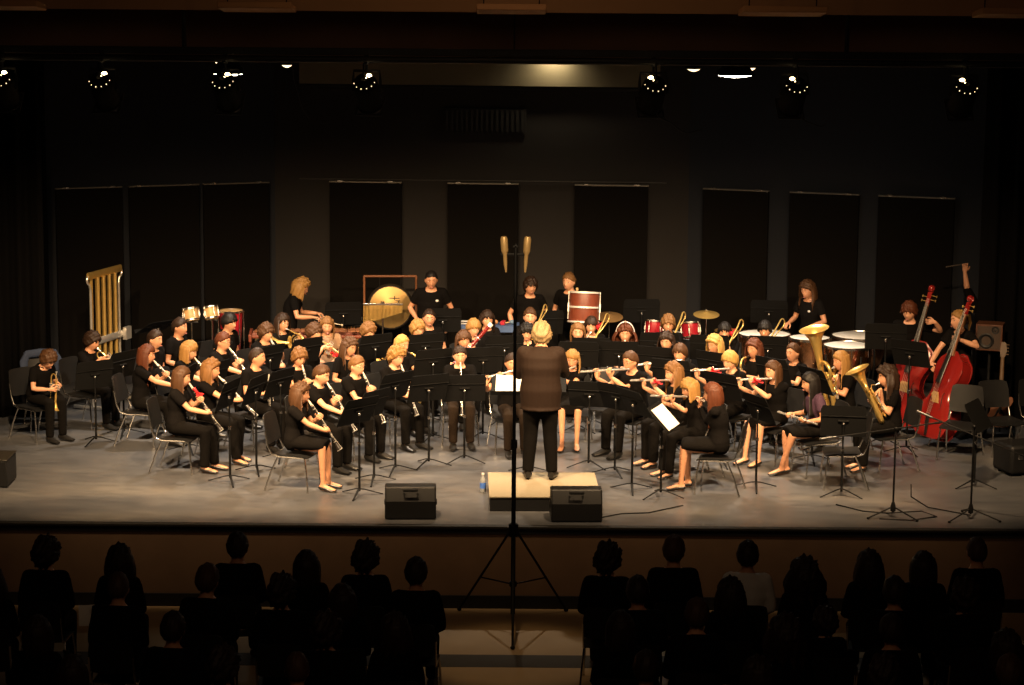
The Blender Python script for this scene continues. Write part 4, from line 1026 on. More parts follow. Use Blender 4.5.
# boxes hanging under the hall ceiling at the top of the picture
for x, w, lb in ((-2.45, .70, 'over the second lantern'), (-.03, .66, 'over the conductor'), (2.55, .80, 'over the fifth lantern'), (4.75, .7, 'at the outer end near the double basses'), (-4.8, .6, 'at the outer end near the chimes')):
    o = empty('ceiling_baffle', (x, -1.7, 5.42), 0, 'tan hanging ceiling baffle, edge just in view ' + lb, 'ceiling panel', 'tan ceiling baffles')
    m = MB(); m.box((0, 0, .05), (w, .5, .06), 0, Matrix.Rotation(R(-6), 3, 'X')); m.build('board', mat('baffle_tan', (.42, .21, .09), .7, noise=.12, scale=5), o, bevel=.01)
    for q in (-1, 1): m = MB(); m.tube([(q * w * .4, 0, .08), (q * w * .4, 0, .8)], .006, 6); m.build('suspension_rod', BLACKM, o)

# ------------------------------------------------------------------ the band
# key, who, x, y, facing, size, hair, hair colour, instrument, extras
T = [
 (1, 'slumped boy in black polo with trumpet on his lap', -5.71, 4.08, 52, .86, 'mop', 'brown', 'laptrumpet', dict(lean=20, hp=36, reach=.02)),
 (2, 'dark-haired boy raising a trumpet beside the chimes', -5.33, 4.99, 62, .91, 'mop', 'dark', 'trumpet', dict(tz=-.75, hp=14)),
 (3, 'boy peeking over the stand behind the long-haired girl', -4.54, 5.06, 62, .93, 'short', 'dark', None, dict(hp=6)),
 (4, 'girl with long dark auburn hair and clarinet behind', -4.47, 3.94, 80, .93, 'longer', 'auburn', 'clarinet', dict(fem=1, ia=42, skin='mid')),
 (5, 'boy with neat dark hair sitting below the bongos', -4.34, 5.86, 66, .97, 'short', 'dark', None, dict(hp=4)),
 (6, 'girl with a blond bob bending over her clarinet', -4.01, 4.37, 70, .91, 'bob', 'sandy', 'clarinet', dict(fem=1, hp=18, ia=40)),
 (7, 'girl with straight brown hair and a red-ribboned clarinet', -3.83, 2.45, 82, .93, 'longer', 'brown', 'clarinet', dict(fem=1, rib=1, ia=34, shoes='flat', lean=4)),
 (8, 'girl with wavy light-brown hair and clarinet in the front', -3.55, 2.95, 74, .93, 'wavy', 'lightbrown', 'clarinet', dict(fem=1, ia=46, shoes='flat', lean=4)),
 (9, 'black-haired boy sitting in front of the red conga', -3.75, 6.31, 58, .97, 'bowl', 'black', None, dict(hp=8)),
 (10, 'red-haired boy playing a clarinet in the third row', -3.66, 4.95, 62, .93, 'short', 'auburn', 'clarinet', dict(ia=40, glasses=1)),
 (11, 'crew-cut boy resting his clarinet on his knees', -3.10, 3.78, 52, .93, 'buzz', 'dark', 'lapclarinet', dict(hp=2, hy=26)),
 (12, 'brown-haired boy with clarinet below the woman with glasses', -3.19, 5.65, 46, .93, 'mop', 'brown', 'clarinet', dict(ia=36)),
 (13, 'woman with glasses and short dark hair holding a horn', -3.06, 6.48, 40, .93, 'bob', 'dark', 'horn', dict(fem=1, glasses=1, hp=6)),
 (15, 'boy with shaggy hair and a red-ribboned trumpet', -2.58, 5.78, 56, .91, 'mop', 'brown', 'trumpet', dict(rib=1, tz=-.5)),
 (16, 'girl in a pale top with long hair below the vibraphone', -2.46, 6.38, 8, .91, 'long', 'lightbrown', None, dict(fem=1, hp=16, tmat='BEIGE', collar=False)),
 (17, 'boy with a light-brown mop playing clarinet', -2.60, 3.92, 30, .91, 'mop', 'lightbrown', 'clarinet', dict(ia=28, hp=14)),
 (18, 'brown-haired boy playing clarinet behind the girl in a skirt', -2.22, 2.62, 60, .95, 'short', 'brown', 'clarinet', dict(hp=16, ia=36)),
 (19, 'front-row girl in a black skirt playing clarinet', -2.37, 1.61, 76, .90, 'wavy', 'brown', 'clarinet', dict(fem=1, bottom='skirt', shoes='flat', skin='mid', ia=34, hp=8)),
 (20, 'girl with wavy brown hair sitting behind the boy with glasses', -2.04, 4.69, 44, .91, 'wavy', 'brown', None, dict(fem=1, hp=14)),
 (21, 'boy with glasses playing clarinet in the front row', -1.85, 3.28, 52, .93, 'short', 'lightbrown', 'clarinet', dict(glasses=1, ia=30, hp=6)),
 (22, 'boy with curly blond hair playing clarinet', -1.41, 3.93, 44, .93, 'curlyshort', 'sandy', 'clarinet', dict(ia=26, hp=14)),
 (23, 'fair-blond boy playing a saxophone', -1.39, 4.83, 44, .93, 'short', 'blond', 'sax', dict(hp=8)),
 (24, 'brown-haired boy with red-ribboned horn below the gong', -1.88, 5.84, 44, .93, 'mop', 'lightbrown', 'horn', dict(rib=1, hp=14)),
 (25, 'sandy-haired boy with a red-ribboned horn', -1.24, 6.03, 30, .93, 'mop', 'sandy', 'horn', dict(rib=1, hp=8)),
 (26, 'woman with dark hair tied back, seated in the back row', -1.12, 6.86, 8, .95, 'bun', 'dark', None, dict(fem=1, hp=6)),
 (28, 'short-haired boy facing the hall and playing clarinet', -.64, 4.08, 6, .92, 'short', 'dark', 'clarinet', dict(ia=24, hp=8, badge=1, bmat='BROWN')),
 (29, 'girl with brown hair playing the bassoon', -.62, 5.30, 14, .91, 'bob', 'brown', 'bassoon', dict(fem=1, hp=10)),
 (30, 'boy with a sandy mop behind the bassoon girl', -.51, 6.18, 22, .93, 'bowl', 'sandy', None, dict(hp=14)),
 (31, 'girl with a dark bob in the back row', -.34, 6.98, 14, .91, 'bob', 'dark', None, dict(fem=1)),
 (32, 'dark-haired boy with a flute half hidden by the tall stand', .0, 3.66, 12, .90, 'short', 'dark', 'flute', dict(hp=6, bmat='BROWN')),
 (33, 'dark-haired boy with saxophone beside the conductor\'s head', .19, 5.85, 4, .93, 'mop', 'black', 'sax', dict(hp=12)),
 (34, 'brown-haired man with a trombone above the conductor', .24, 6.86, 2, .99, 'short', 'brown', 'trombone', dict(hp=4)),
 (38, 'girl with long blond hair and a skirt beside the conductor', .74, 4.0, -6, .90, 'longer', 'sandy', 'flute', dict(fem=1, bottom='skirt', shoes='flat', hp=18, fl=-1.2, fz=-.3)),
 (39, 'girl with straight sandy hair playing clarinet below the field drum', .86, 5.90, 0, .93, 'long', 'lightbrown', 'clarinet', dict(fem=1, ia=26)),
 (40, 'boy in dark bowl cut with red-ribboned trombone by the drum', 1.06, 6.64, -4, .88, 'bowl', 'dark', 'trombone', dict(rib=1, hp=8)),
 (41, 'boy with glasses playing a flute in the front row', 1.43, 3.60, -46, .97, 'short', 'brown', 'flute', dict(glasses=1, hp=10, lean=8)),
 (42, 'girl with curly auburn hair and a white headband', 1.48, 5.88, -4, .91, 'curly', 'auburn', 'clarinet', dict(fem=1, headband=1, ia=26)),
 (43, 'girl with dark wavy hair playing clarinet', 1.98, 5.26, -22, .91, 'wavy', 'dark', 'clarinet', dict(fem=1, ia=28)),
 (44, 'boy with a brown bowl cut and a red-ribboned flute', 2.09, 4.38, -26, .91, 'bowl', 'brown', 'flute', dict(rib=1, hp=4)),
 (45, 'boy with light-brown hair and trombone between the red toms', 2.09, 6.62, -2, .93, 'mop', 'lightbrown', 'trombone', dict(hp=8)),
 (46, 'black-haired boy with red-ribboned trombone below the bright cymbal', 2.80, 6.10, -8, .91, 'bowl', 'black', 'trombone', dict(rib=1, hp=8)),
 (47, 'girl with a long blond wave playing clarinet', 2.58, 5.10, -46, .91, 'wavy', 'blond', 'clarinet', dict(fem=1, ia=34, hp=12)),
 (48, 'blond boy with a red-ribboned flute', 2.66, 3.83, -46, .93, 'bowl', 'blond', 'flute', dict(rib=1, hp=12)),
 (49, 'girl with long curly light-brown hair raising a ribboned flute', 1.91, 2.97, -66, .93, 'wavy', 'lightbrown', 'flute', dict(fem=1, rib=1, shoes='flat', hp=8)),
 (50, 'girl with a sandy bob bowed over her flute', 2.06, 2.38, -72, .84, 'bob', 'sandy', 'flute', dict(fem=1, hp=20, shoes='flat')),
 (51, 'front-row girl with long dark auburn hair seen from behind', 2.26, 1.62, -104, .95, 'longer', 'auburn', 'flute', dict(fem=1, bottom='skirt', shoes='flat', skin='mid', hp=10, sleeve='long')),
 (52, 'girl with brown hair in a skirt playing a ribboned flute', 3.11, 3.16, -52, .93, 'long', 'brown', 'flute', dict(fem=1, rib=1, bottom='skirt', shoes='flat', hp=10)),
 (53, 'auburn-haired girl playing a saxophone', 3.05, 4.78, -40, .91, 'wavy', 'auburn', 'sax', dict(fem=1, hp=6)),
 (54, 'black-haired boy with a plain trombone before the timpani', 3.34, 6.20, -14, .93, 'bowl', 'black', 'trombone', dict(hp=12)),
 (55, 'girl with tied-back brown hair and saxophone beside the tuba', 3.51, 4.50, -48, .91, 'bun', 'brown', 'sax', dict(fem=1, hp=4)),
 (56, 'girl with long fair hair playing the tuba', 4.03, 3.95, -66, .91, 'longer', 'sandy', 'tuba', dict(fem=1, up=(.02, -.24, 1))),
 (57, 'girl with long black hair and purple top resting her flute', 3.47, 2.50, -74, .91, 'longer', 'black', 'lapflute', dict(fem=1, bottom='skirt', shoes='flat', tmat='PURPLE', hp=10, skin='mid', lean=10, cross=1)),
 (58, 'girl with curly dark hair playing a ribboned euphonium', 4.41, 2.81, -76, .93, 'curly', 'dark', 'euphonium', dict(fem=1, rib=1, shoes='flat', up=(-.12, -.42, .9), hp=6)),
]
ST = [
 (14, 'girl with blond wavy hair standing at the marimba', -2.93, 7.78, 92, .945, 'wavyshort', 'sandy', None, dict(fem=1, hp=24, lean=14, g={'R': ((-.20, -.42, .98), (1, 0, 0), (0, -1, -.1), .8), 'L': ((.16, -.45, .98), (-1, 0, 0), (0, -1, -.1), .8)})),
 (27, 'young man with cropped dark hair standing by the gong', -1.12, 7.62, 6, 1.03, 'buzz', 'black', None, dict(hp=16, badge=1, skin='mid', lean=8, g={'R': ((-.20, -.24, .98), (1, 0, .2), (0, -1, -.3), .5)})),
 (35, 'boy with a dark mop standing beside the field drum player', .25, 7.72, 14, .96, 'mop', 'dark', None, dict(hp=8)),
 (36, 'young man with light-brown hair standing at the field drum', .78, 7.78, -28, 1.0, 'short', 'lightbrown', None, dict(hp=6, g={'L': ((.30, -.30, 1.22), (-1, 0, .3), (0, -.6, .8), .8)})),
 (59, 'girl with brown hair standing behind the timpani', 4.02, 7.22, -42, 1.0, 'wavy', 'brown', None, dict(fem=1, hp=16, badge=1, g={'R': ((-.20, -.30, 1.0), (1, 0, 0), (0, -1, -.2), .8), 'L': ((.18, -.32, 1.0), (-1, 0, 0), (0, -1, -.2), .8)})),
 (60, 'boy with auburn hair standing with a double bass', 5.09, 5.36, -12, 1.0, 'mop', 'auburn', None, dict(hp=16, hy=-14, g={'L': ((.245, -.30, 1.41), (0, .1, 1), (-.9, -.3, .1), .8), 'R': ((-.04, -.36, .86), (.6, 0, .6), (.6, -.4, -.7), .5)})),
 (61, 'girl with blond ponytail standing with a double bass', 5.60, 4.72, -46, .99, 'pony', 'sandy', None, dict(fem=1, hp=4, hy=-22, g={'L': ((.12, -.33, 1.30), (0, .1, 1), (-.9, -.3, .1), .8), 'R': ((-.16, -.42, .86), (.6, 0, .6), (.6, -.4, -.7), .5)})),
 (62, 'person at the curtain edge raising one forearm', 6.33, 6.32, 0, 1.06, 'short', 'dark', None, dict(hp=0, sleeve='elbow', poleR=(-1, -.1, -.2), g={'R': ((-.40, -.06, 2.09), (.9, -.2, 0), (-.05, -.1, 1), .7)})),
]
NAMED = {'BEIGE': mat('beige_knit', (.36, .22, .13), .85, noise=.15, scale=30), 'PURPLE': PURPLE, 'BROWN': TROUB}
FIG = []
def bass_frame(base, top, face): return frame(base, V(top) - V(base), V(face) * -1)
BASS = {60: bass_frame((4.88, 4.84, 0), (5.38, 5.07, 1.95), (-.5, -.85, 0)), 61: bass_frame((5.16, 4.08, 0), (5.78, 4.36, 1.88), (-.85, -.55, 0))}
def prep(key, who, x, y, rz, s, hair, hcol, inst, ex, pose):
    sp = dict(ex); sp.update(s=s, hair=hair, hcol=hcol, pose=pose, seed=key * 7 + 3)
    for q in ('tmat', 'bmat'):
        if isinstance(sp.get(q), str): sp[q] = NAMED[sp[q]]
    if 'skin' not in sp: sp['skin'] = ('fair', 'fair', 'mid')[key % 3]
    if sp.get('fem') and 'tmat' not in sp and key % 2: sp['tmat'] = CLOTH2
    F = None
    if key in BASS:
        n = len(JOBS); f0 = figure(dict(sp, grip={})); del JOBS[n:]
        rot = Matrix.Rotation(R(rz), 4, 'Z'); c = rot @ f0['C']; Q = (Matrix.Translation((x - c.x, y - c.y, 0)) @ rot).inverted() @ BASS[key]
        up = Q.to_3x3() @ V((0, 0, 1)); ac = Q.to_3x3() @ V((1, 0, 0)); bk = Q.to_3x3() @ V((0, -1, 0))
        sp['grip'] = {'L': (Q @ V((-.04, -.13, 1.50 if key == 60 else 1.36)), up, -ac + bk * .5, .8), 'R': (Q @ V((-.05, -.22, .90)), up, ac * .7 - up * .5, .5)}
        sp['poleL'] = (1, .1, -.5); sp['poleR'] = (-1, .2, -.4)
    if sp.get('g'): sp['grip'] = sp['g']
    if inst:
        # mouth and lap positions do not depend on the arms: work them out first
        sp0 = dict(sp); sp0['grip'] = {}
        n = len(JOBS); f0 = figure(sp0); del JOBS[n:]
        F, sp['grip'] = grips(inst, sp, f0)
    fg = figure(sp)
    rot = Matrix.Rotation(R(rz), 4, 'Z'); c = rot @ fg['C']
    M = Matrix.Translation((x - c.x, y - c.y, sp.get('z', 0))) @ rot
    FIG.append((key, who, sp, fg, M, F, inst, rz))
for t in T: prep(*t, 'sit')
for t in ST: prep(*t, 'stand')
# the conductor on the podium, back to the hall
prep(37, 'conductor in a brown jacket, back to the hall', .33, 1.52, 176, 1.085, 'mop', 'grey', None, dict(top='jacket', sleeve='long', tmat=SUIT, hp=10, lean=3, z=.17, collar=True, stance=.02, shoes='shoe',
     wide=1.14, poleL=(.5, .4, -1), poleR=(-.5, .4, -1), g={'L': ((.15, -.42, 1.20), (-.5, -.2, 1), (.0, -1, .2), .4), 'R': ((-.15, -.44, 1.26), (.5, -.2, 1), (0, -1, .2), .8)}), 'stand')
# the audience: a few builds shared by many listeners
AUD = [('short', 'dark', 0, 1.02, 0), ('wavy', 'dark', 1, .95, 6), ('short', 'brown', 0, 1.05, -8), ('bob', 'dark', 1, .95, 10), ('curlyshort', 'dark', 0, 1.0, -12), ('bald', 'brown', 0, 1.02, 5), ('curly', 'dark', 1, .97, -5), ('bun', 'brown', 1, .95, 12), ('mop', 'dark', 0, .80, 0)]
for k, (h, hc, fem, s, hy) in enumerate(AUD):
    prep(200 + k, '', 0, 0, 0, s * 1.06, h, hc, None, dict(fem=fem, hy=hy, hp=2, vox=.022, head=1.12, far=1, lean=2, tmat=(CLOTH2, CLOTH)[k % 2], sleeve='long'), 'sit')
run_jobs()
WHO = {}; FGS = {}
for key, who, sp, fg, M, F, inst, rz in FIG:
    if key >= 200: continue
    stand = sp.get('pose') != 'sit'
    b = assemble(sp, fg, M, who if len(who.split()) <= 16 else who[:80], 'musicians of the band' if key != 37 else None)
    WHO[key] = (who, M, rz); FGS[key] = fg
    if F is not None:
        kind = {'lapclarinet': 'clarinet', 'laptrumpet': 'trumpet', 'lapflute': 'flute'}.get(inst, inst)
        o = place_instrument(kind, M @ F, bool(sp.get('rib')))
        nm = INAME.get(kind, kind)
        lab = {'clarinet': 'black', 'flute': 'silver', 'trumpet': 'brass', 'horn': 'brass', 'trombone': 'brass', 'sax': 'brass', 'bassoon': 'dark red', 'tuba': 'brass', 'euphonium': 'brass'}[kind]
        verb = 'resting with' if inst.startswith('lap') else 'played by'
        short = who.split(' playing ')[0].split(' and clarinet')[0].split(' with trumpet')[0].split(' raising a trumpet')[0]
        tag(o, f'{lab} {nm} {verb} the {short}' if len(f'{lab} {nm} {verb} the {short}'.split()) <= 16 else f'{lab} {nm} of the {short}', nm, nm + 's of the band')
    if not stand:
        p = M.translation
        chair_at(p.x, p.y, R(rz), 'black stacking chair under the ' + who)

# empty chairs
for x, y, rz, lb in ((5.44, 3.48, -24, 'empty black chair standing in front of the red double basses'), (6.0, 3.78, 14, 'empty black chair beside the slanted stand near the guitar'), (6.56, 3.95, 24, 'empty black chair cut by the frame edge beside the instrument case'),
                     (3.80, 1.92, -92, 'empty black chair behind the foremost stand on the flute side'), (1.20, 4.46, -16, 'empty black chair with visible metal edge behind the blond-haired skirt girl'), (-5.92, 4.86, 20, 'chair draped with a blue denim jacket beside the curtain')):
    chair_at(x, y, R(rz), lb)
m = MB(); m.tube([(-.21, .245, .60), (-.22, .262, .80), (-.17, .272, .895), (0, .275, .91), (.17, .272, .895), (.22, .262, .80), (.21, .245, .60)], [(.02, .05), (.03, .055), (.035, .055), (.038, .055), (.035, .055), (.03, .055), (.02, .05)], 12, ref=(0, 1, 0))
m.prism([(-.23, 0), (.23, 0), (.20, .38), (-.20, .38)], -.035, .035, 0, Matrix.Translation((0, .325, .53)) @ Matrix.Rotation(R(80), 4, 'X'))
o = m.build('denim_jacket', DENIM, bevel=.02); o.location = (-5.92, 4.86, .012); o.rotation_euler = (0, 0, R(20)); tag(o, 'blue denim jacket hung over a chair back beside the curtain', 'jacket')

# music stands: x, y, facing of its player, height, tilt, label
STANDS = [(-5.12, 3.94, 40, .86, 80, 'between the slumped trumpet boy and the next chair'), (-4.86, 4.42, 60, .90, 76, 'of the trumpet boy by the chimes'), (-3.92, 3.50, 78, .90, 72, 'of the girl with long dark auburn hair'),
 (-4.08, 4.66, 64, .96, 72, 'of the boy peeking over a stand'), (-3.60, 3.80, 66, .90, 72, 'of the girl with the blond bob'), (-3.02, 4.40, 56, 1.0, 72, 'of the red-haired clarinet boy'), (-2.62, 4.98, 46, 1.0, 70, 'in front of the woman with glasses and her neighbour'),
 (-2.76, 3.08, 60, .94, 70, 'of the crew-cut boy'), (-3.22, 1.86, 74, 1.03, 70, 'foremost beside the girl with the red-ribboned clarinet'), (-2.98, 2.41, 72, .98, 70, 'of the wavy-haired clarinet girl in front'),
 (-1.70, 1.26, 62, .97, 62, 'steeply turned, in front of the skirt girl with clarinet'), (-1.58, 1.95, 56, .92, 68, 'of the boy behind the front skirt girl'), (-1.36, 2.47, 48, 1.03, 66, 'of the boy with glasses and clarinet'), (-.98, 2.82, 30, .94, 70, 'of the curly blond clarinet boy'),
 (-.56, 3.04, 8, .90, 72, 'of the short-haired boy facing the hall'), (-1.76, 5.30, 40, 1.0, 72, 'below the gong, before the ribboned horn boy'), (-1.12, 5.38, 26, 1.0, 72, 'of the sandy-haired horn boy'), (-.98, 4.22, 30, 1.0, 72, 'between the saxophone boy and the bassoon girl'),
 (-.36, 4.40, 14, 1.0, 72, 'of the bassoon girl'), (-.10, 5.30, 14, 1.0, 72, 'behind the bassoon girl'), (.84, 4.86, -4, 1.0, 72, 'of the sandy-haired girl below the field drum'), (1.36, 4.92, -6, 1.0, 72, 'of the curly girl with the headband'),
 (1.82, 4.64, -22, .98, 72, 'of the dark wavy-haired clarinet girl'), (1.95, 3.85, -26, .96, 72, 'of the brown bowl-cut flute boy'), (.92, 2.82, -14, .88, 66, 'in front of the skirt girl by the conductor'), (1.22, 2.45, -44, .92, 66, 'of the flute boy with glasses'),
 (1.38, 1.62, -60, 1.02, 60, 'of the curly flute girl, turned nearly edge-on'), (1.69, 1.32, -110, .92, 46, 'holding a bright white page before the auburn girl'), (2.80, 1.75, -64, .94, 64, 'with base by the front auburn girl, leaning towards the ribboned flute girl'),
 (2.50, 2.98, -46, .96, 68, 'of the blond flute boy'), (3.72, 1.45, -88, .86, 84, 'foremost, turning its broad flat back to the hall'), (3.30, 5.42, -12, 1.0, 72, 'of the plain trombone boy before the timpani'), (3.20, 3.92, -46, .98, 70, 'of the saxophone girl beside the tuba'),
 (3.62, 3.20, -60, 1.0, 62, 'broad dark, right behind the girl in purple'), (2.52, 4.42, -40, .96, 72, 'of the auburn saxophone girl'), (1.02, 5.28, -4, .98, 74, 'behind the sandy-haired girl, of the bowl-cut trombone boy'),
 (1.92, 5.80, -4, .97, 74, 'of the trombone boy between the red toms'), (2.56, 5.58, -8, .98, 74, 'of the trombone boy below the bright cymbal'), (4.62, 4.25, -10, 1.36, 72, 'taller, of the auburn-haired double bass boy'), (4.84, 3.74, -40, 1.24, 68, 'taller, of the ponytailed double bass girl'),
 (5.32, 1.93, -120, .84, 60, 'empty and slanted beside the front empty chairs'), (-2.34, 7.66, 10, 1.06, 70, 'of the percussion, between the vibraphone and gong'), (-4.72, 6.42, 50, 1.06, 30, 'with desk nearly flat under the bongos'), (1.80, 7.85, 4, 1.10, 74, 'beside the drum set below the dark cymbal'),
 (3.55, 7.62, -6, 1.14, 70, 'of the girl standing at the timpani'), (.45, 7.26, 10, 1.02, 74, 'of the dark-mopped boy by the field drum'), (-.95, 7.20, 6, 1.05, 74, 'of the young man by the gong')]
for x, y, rz, h, tl, lb in STANDS:
    tag(stand_at(x, y, R(rz), 'black music stand ' + lb, h, tl))
# the foremost stand shows its back squarely
for o in list(COL.objects):
    if o.get('label', '').startswith('black music stand foremost, turning'): o.rotation_euler.z = R(-8)
    if o.get('label', '').startswith('black music stand steeply turned'): o.rotation_euler.z = R(48)
cs = stand_at(.20, 2.42, R(178), 'wide music stand of the conductor carrying white scores', 1.06, 30, None)
for c in cs.children:
    if c.name.startswith('desk'): c.scale.x = 1.7; c.location.y = .02
def sheet(x, y, z, rz, tilt, w, h, label):
    m = MB(); nx = 6; vs = []; fs = []
    for sg in (0, 1):
        for j in (0, 1):
            for i in range(nx + 1):
                u = i / nx * 2 - 1; vs.append((u * w / 2, (j - .5) * h, .010 * u * u + (.004 if sg else 0)))
    W = nx + 1; O = 2 * W
    for i in range(nx): fs += [(i, i + 1, i + 1 + W, i + W), (i + O, i + W + O, i + 1 + W + O, i + 1 + O), (i, i + O, i + 1 + O, i + 1), (i + W, i + 1 + W, i + 1 + W + O, i + W + O)]
    fs += [(0, W, W + O, O), (nx, nx + O, nx + W + O, nx + W)]
    m.add(vs, fs); o = m.build('sheet_music', PAPER, sharp=60); o.location = (x, y, z); o.rotation_euler = (R(tilt), 0, rz); return tag(o, label, 'sheet music', 'white music pages')
def on_stand(o, w, h, label, dx=0, dz=0):
    d = [c for c in o.children if c.name.startswith('desk')][0]
    bpy.context.view_layer.update()
    Mx = d.matrix_world @ Matrix.Translation((dx, -.175 + h / 2 + .004 + dz, .005))
    s = sheet(0, 0, 0, 0, 0, w, h, label); s.matrix_world = Mx
on_stand(cs, .20, .33, 'white score page on the conductor\'s stand beside the microphone pole', .11)
on_stand(cs, .20, .33, 'white score page showing past the conductor\'s other side', -.125)
for o in list(COL.objects):
    if o.get('label', '').startswith('black music stand holding a bright'): on_stand(o, .42, .30, 'bright white music page before the auburn girl in front')
    if o.get('label', '').startswith('black music stand of the curly flute girl'): on_stand(o, .40, .30, 'white music page on the edge-on stand of the curly flute girl')

# podium and stage-front equipment
o = empty('podium', (.36, 1.18, 0), R(1.5), 'low conductor podium with tan carpet top and dark sides', 'podium')
m = MB(); m.box((0, 0, .075), (1.20, 1.16, .15)); m.build('riser', BLACKM, o, bevel=.006)
m = MB(); m.box((0, 0, .16), (1.22, 1.18, .02)); m.build('carpet_top', mat('podium_carpet', (.25, .215, .15), .9, noise=.12, scale=30), o, bevel=.006)
def wedge(x, y, rz, label):
    o = empty('stage_monitor', (x, y, 0), rz, label, 'loudspeaker', 'stage monitor loudspeakers')
    out = smooth_outline([(-.20, .006), (.18, .006), (.215, .06), (.10, .33), (.05, .36), (-.10, .335), (-.20, .22)], 3)
    out = [(-.21, .005), (.17, .005), (.205, .04), (.09, .315), (.06, .345), (-.12, .345), (-.20, .20)]
    m = MB(); m.prism(out, -.275, .275, 0, Matrix.Rotation(R(90), 4, 'Z') @ Matrix.Rotation(R(90), 4, 'X')); m.build('cabinet', BLACKP, o, flat=True, bevel=.018)
    M_ = frame((0, .155, .185), (0, .92, .40), (0, -.4, .92))
    m = MB(); m.box(M_ @ V((0, 0, .002)), (.48, .25, .012), 0, M_.to_3x3()); m.build('grille', mat('grille_black', (.02, .02, .02), .5, .6, noise=.5, scale=120), o, bevel=.004)
    m = MB(); m.tube([(-.07, -.17, .315), (-.07, -.215, .325), (.07, -.215, .325), (.07, -.17, .315)], [(.012, .016)] * 4, 8); m.build('handle', BLACKM, o)
    for q in (-1, 1): m = MB(); m.lathe([(0, 0), (.035, 0), (.035, .006), (.02, .01), (0, .006)], 16, 0, Matrix.Translation((q * .275, .0, .15)) @ Matrix.Rotation(R(90 * q), 4, 'Y')); m.build('side_socket', BLACKM, o)
    return o
wedge(-1.08, .38, R(2), 'black wedge stage monitor standing alone in front of the clarinets')
wedge(.70, .32, R(2), 'black wedge stage monitor in front of the podium, beside the tall microphone pole')
m = MB(); m.box((0, 0, .16), (.5, .5, .30)); o = empty('equipment_case', (-5.93, 1.75, 0), 0, 'black equipment case with pale top edge, cut by the frame', 'case')
m.build('case_body', BLACKP, o, bevel=.01); m = MB(); m.box((0, 0, .318), (.51, .51, .014)); m.build('lid', mat('case_trim', (.03, .026, .02), .4, .3, noise=.15, scale=20), o, bevel=.004)
for q in (-.2, .2):
    for w in (-.2, .2): m = MB(); m.tube([(q, w, 0), (q, w, .02)], .02, 10); m.build('foot', BLACKM, o)
o = empty('water_bottle', (-.315, 1.48, 0), 0, 'clear plastic water bottle with white cap and blue label', 'bottle')
m = MB(); m.lathe([(0, 0), (.03, 0), (.034, .01), (.034, .13), (.030, .155), (.014, .185), (.013, .20), (0, .20)], 18); m.build('bottle_body', mat('bottle_plastic', (.55, .58, .6), .12, noise=.05, scale=30, trans=.6), o)
m = MB(); m.lathe([(.0345, .05), (.0355, .05), (.0355, .115), (.0345, .115)], 18, closed=True); m.build('bottle_label', mat('label_blue', (.05, .14, .5), .5, noise=.2, scale=30), o)
m = MB(); m.lathe([(0, .20), (.0155, .20), (.0155, .222), (0, .222)], 14); m.build('cap', WHITEC, o)

# microphones
o = empty('microphone_stand', (.03, -.62, -.9), 0, 'very tall black tripod stand with a pair of condenser microphones before the stage', 'microphone stand')
m = MB(); m.tube([(0, 0, .10), (0, 0, 1.9)], .024, 12); m.tube([(0, 0, 1.85), (0, 0, 3.95)], .017, 12); m.tube([(-.02, 0, 3.95), (0, 0, 3.97), (.02, 0, 3.95)], .02, 8); m.build('post', BLACKM, o)
for w in (270, 38, 142):
    c, s = math.cos(R(w)), math.sin(R(w)); L = .92 if w == 270 else .72
    m = MB(); m.tube([(c * .03, s * .03, 1.0), (c * L, s * L, .018)], .013, 8); m.ell((c * L, s * L, .02), (.025, .025, .02), nu=8); m.build('leg', BLACKM, o)
    m = MB(); m.tube([(0, 0, .42), (c * L * .6, s * L * .6, .42)], .008, 6); m.build('brace', BLACKM, o)
m = MB(); m.lathe([(.02, .92), (.05, .94), (.05, 1.06), (.02, 1.08)], 14); m.lathe([(.02, .39), (.04, .40), (.04, .45), (.02, .46)], 14); m.lathe([(.016, 1.86), (.034, 1.87), (.034, 1.95), (.016, 1.96)], 14); m.build('collar', BLACKM, o)
m = MB(); m.tube([(-.15, 0, 3.88), (.15, 0, 3.88)], [(.008, .014)] * 2, 8); m.build('stereo_bar', BLACKM, o)
for q in (-1, 1):
    m = MB(); T = Matrix.Translation((q * .11, -.03, 3.90)) @ Matrix.Rotation(R(4 * q), 4, 'Y')
    m.lathe([(0, -.20), (.010, -.20), (.012, -.18), (.020, -.10), (.021, -.02), (.030, .0), (.037, .02), (.038, .14), (.030, .165), (0, .17)], 18, 0, T); m.build('microphone', mat('microphone_champagne', (.62, .42, .18), .4, .25, noise=.15, scale=40), o)
tripod_mic(4.14, .46, .98, ((-.62, .12, .86), (.40, -.08, 1.06)), 'black boom microphone stand near the front edge before the euphonium girl', .30, az=200)
tripod_mic(4.97, .40, 1.02, ((-.42, .18, 1.08), (.62, -.24, .70)), 'black boom microphone stand nearest the corner below the slanted stand', .32, az=215)
for pts, lb in (([(3.98, .36, .02), (4.3, .30, .02), (4.62, .48, .02), (4.5, .72, .02), (4.1, .62, .02), (3.85, .7, .02), (3.6, 1.0, .02)], 'thin black cable looped on the floor round the boom stand'), ([(5.0, .55, .02), (4.6, .9, .02), (4.5, 1.4, .02), (4.6, 2.0, .02)], 'thin black cable running from the corner boom stand to the band'), ([(.95, .3, .02), (1.2, .5, .02), (1.5, .55, .02), (1.9, .9, .02)], 'thin black cable trailing from the podium monitor')):
    m = MB(); m.tube(pts, .007, 6); o = m.build('floor_cable', BLACKM); o.location.z = -.012; tag(o, lb, 'cable', 'cables on the stage floor')

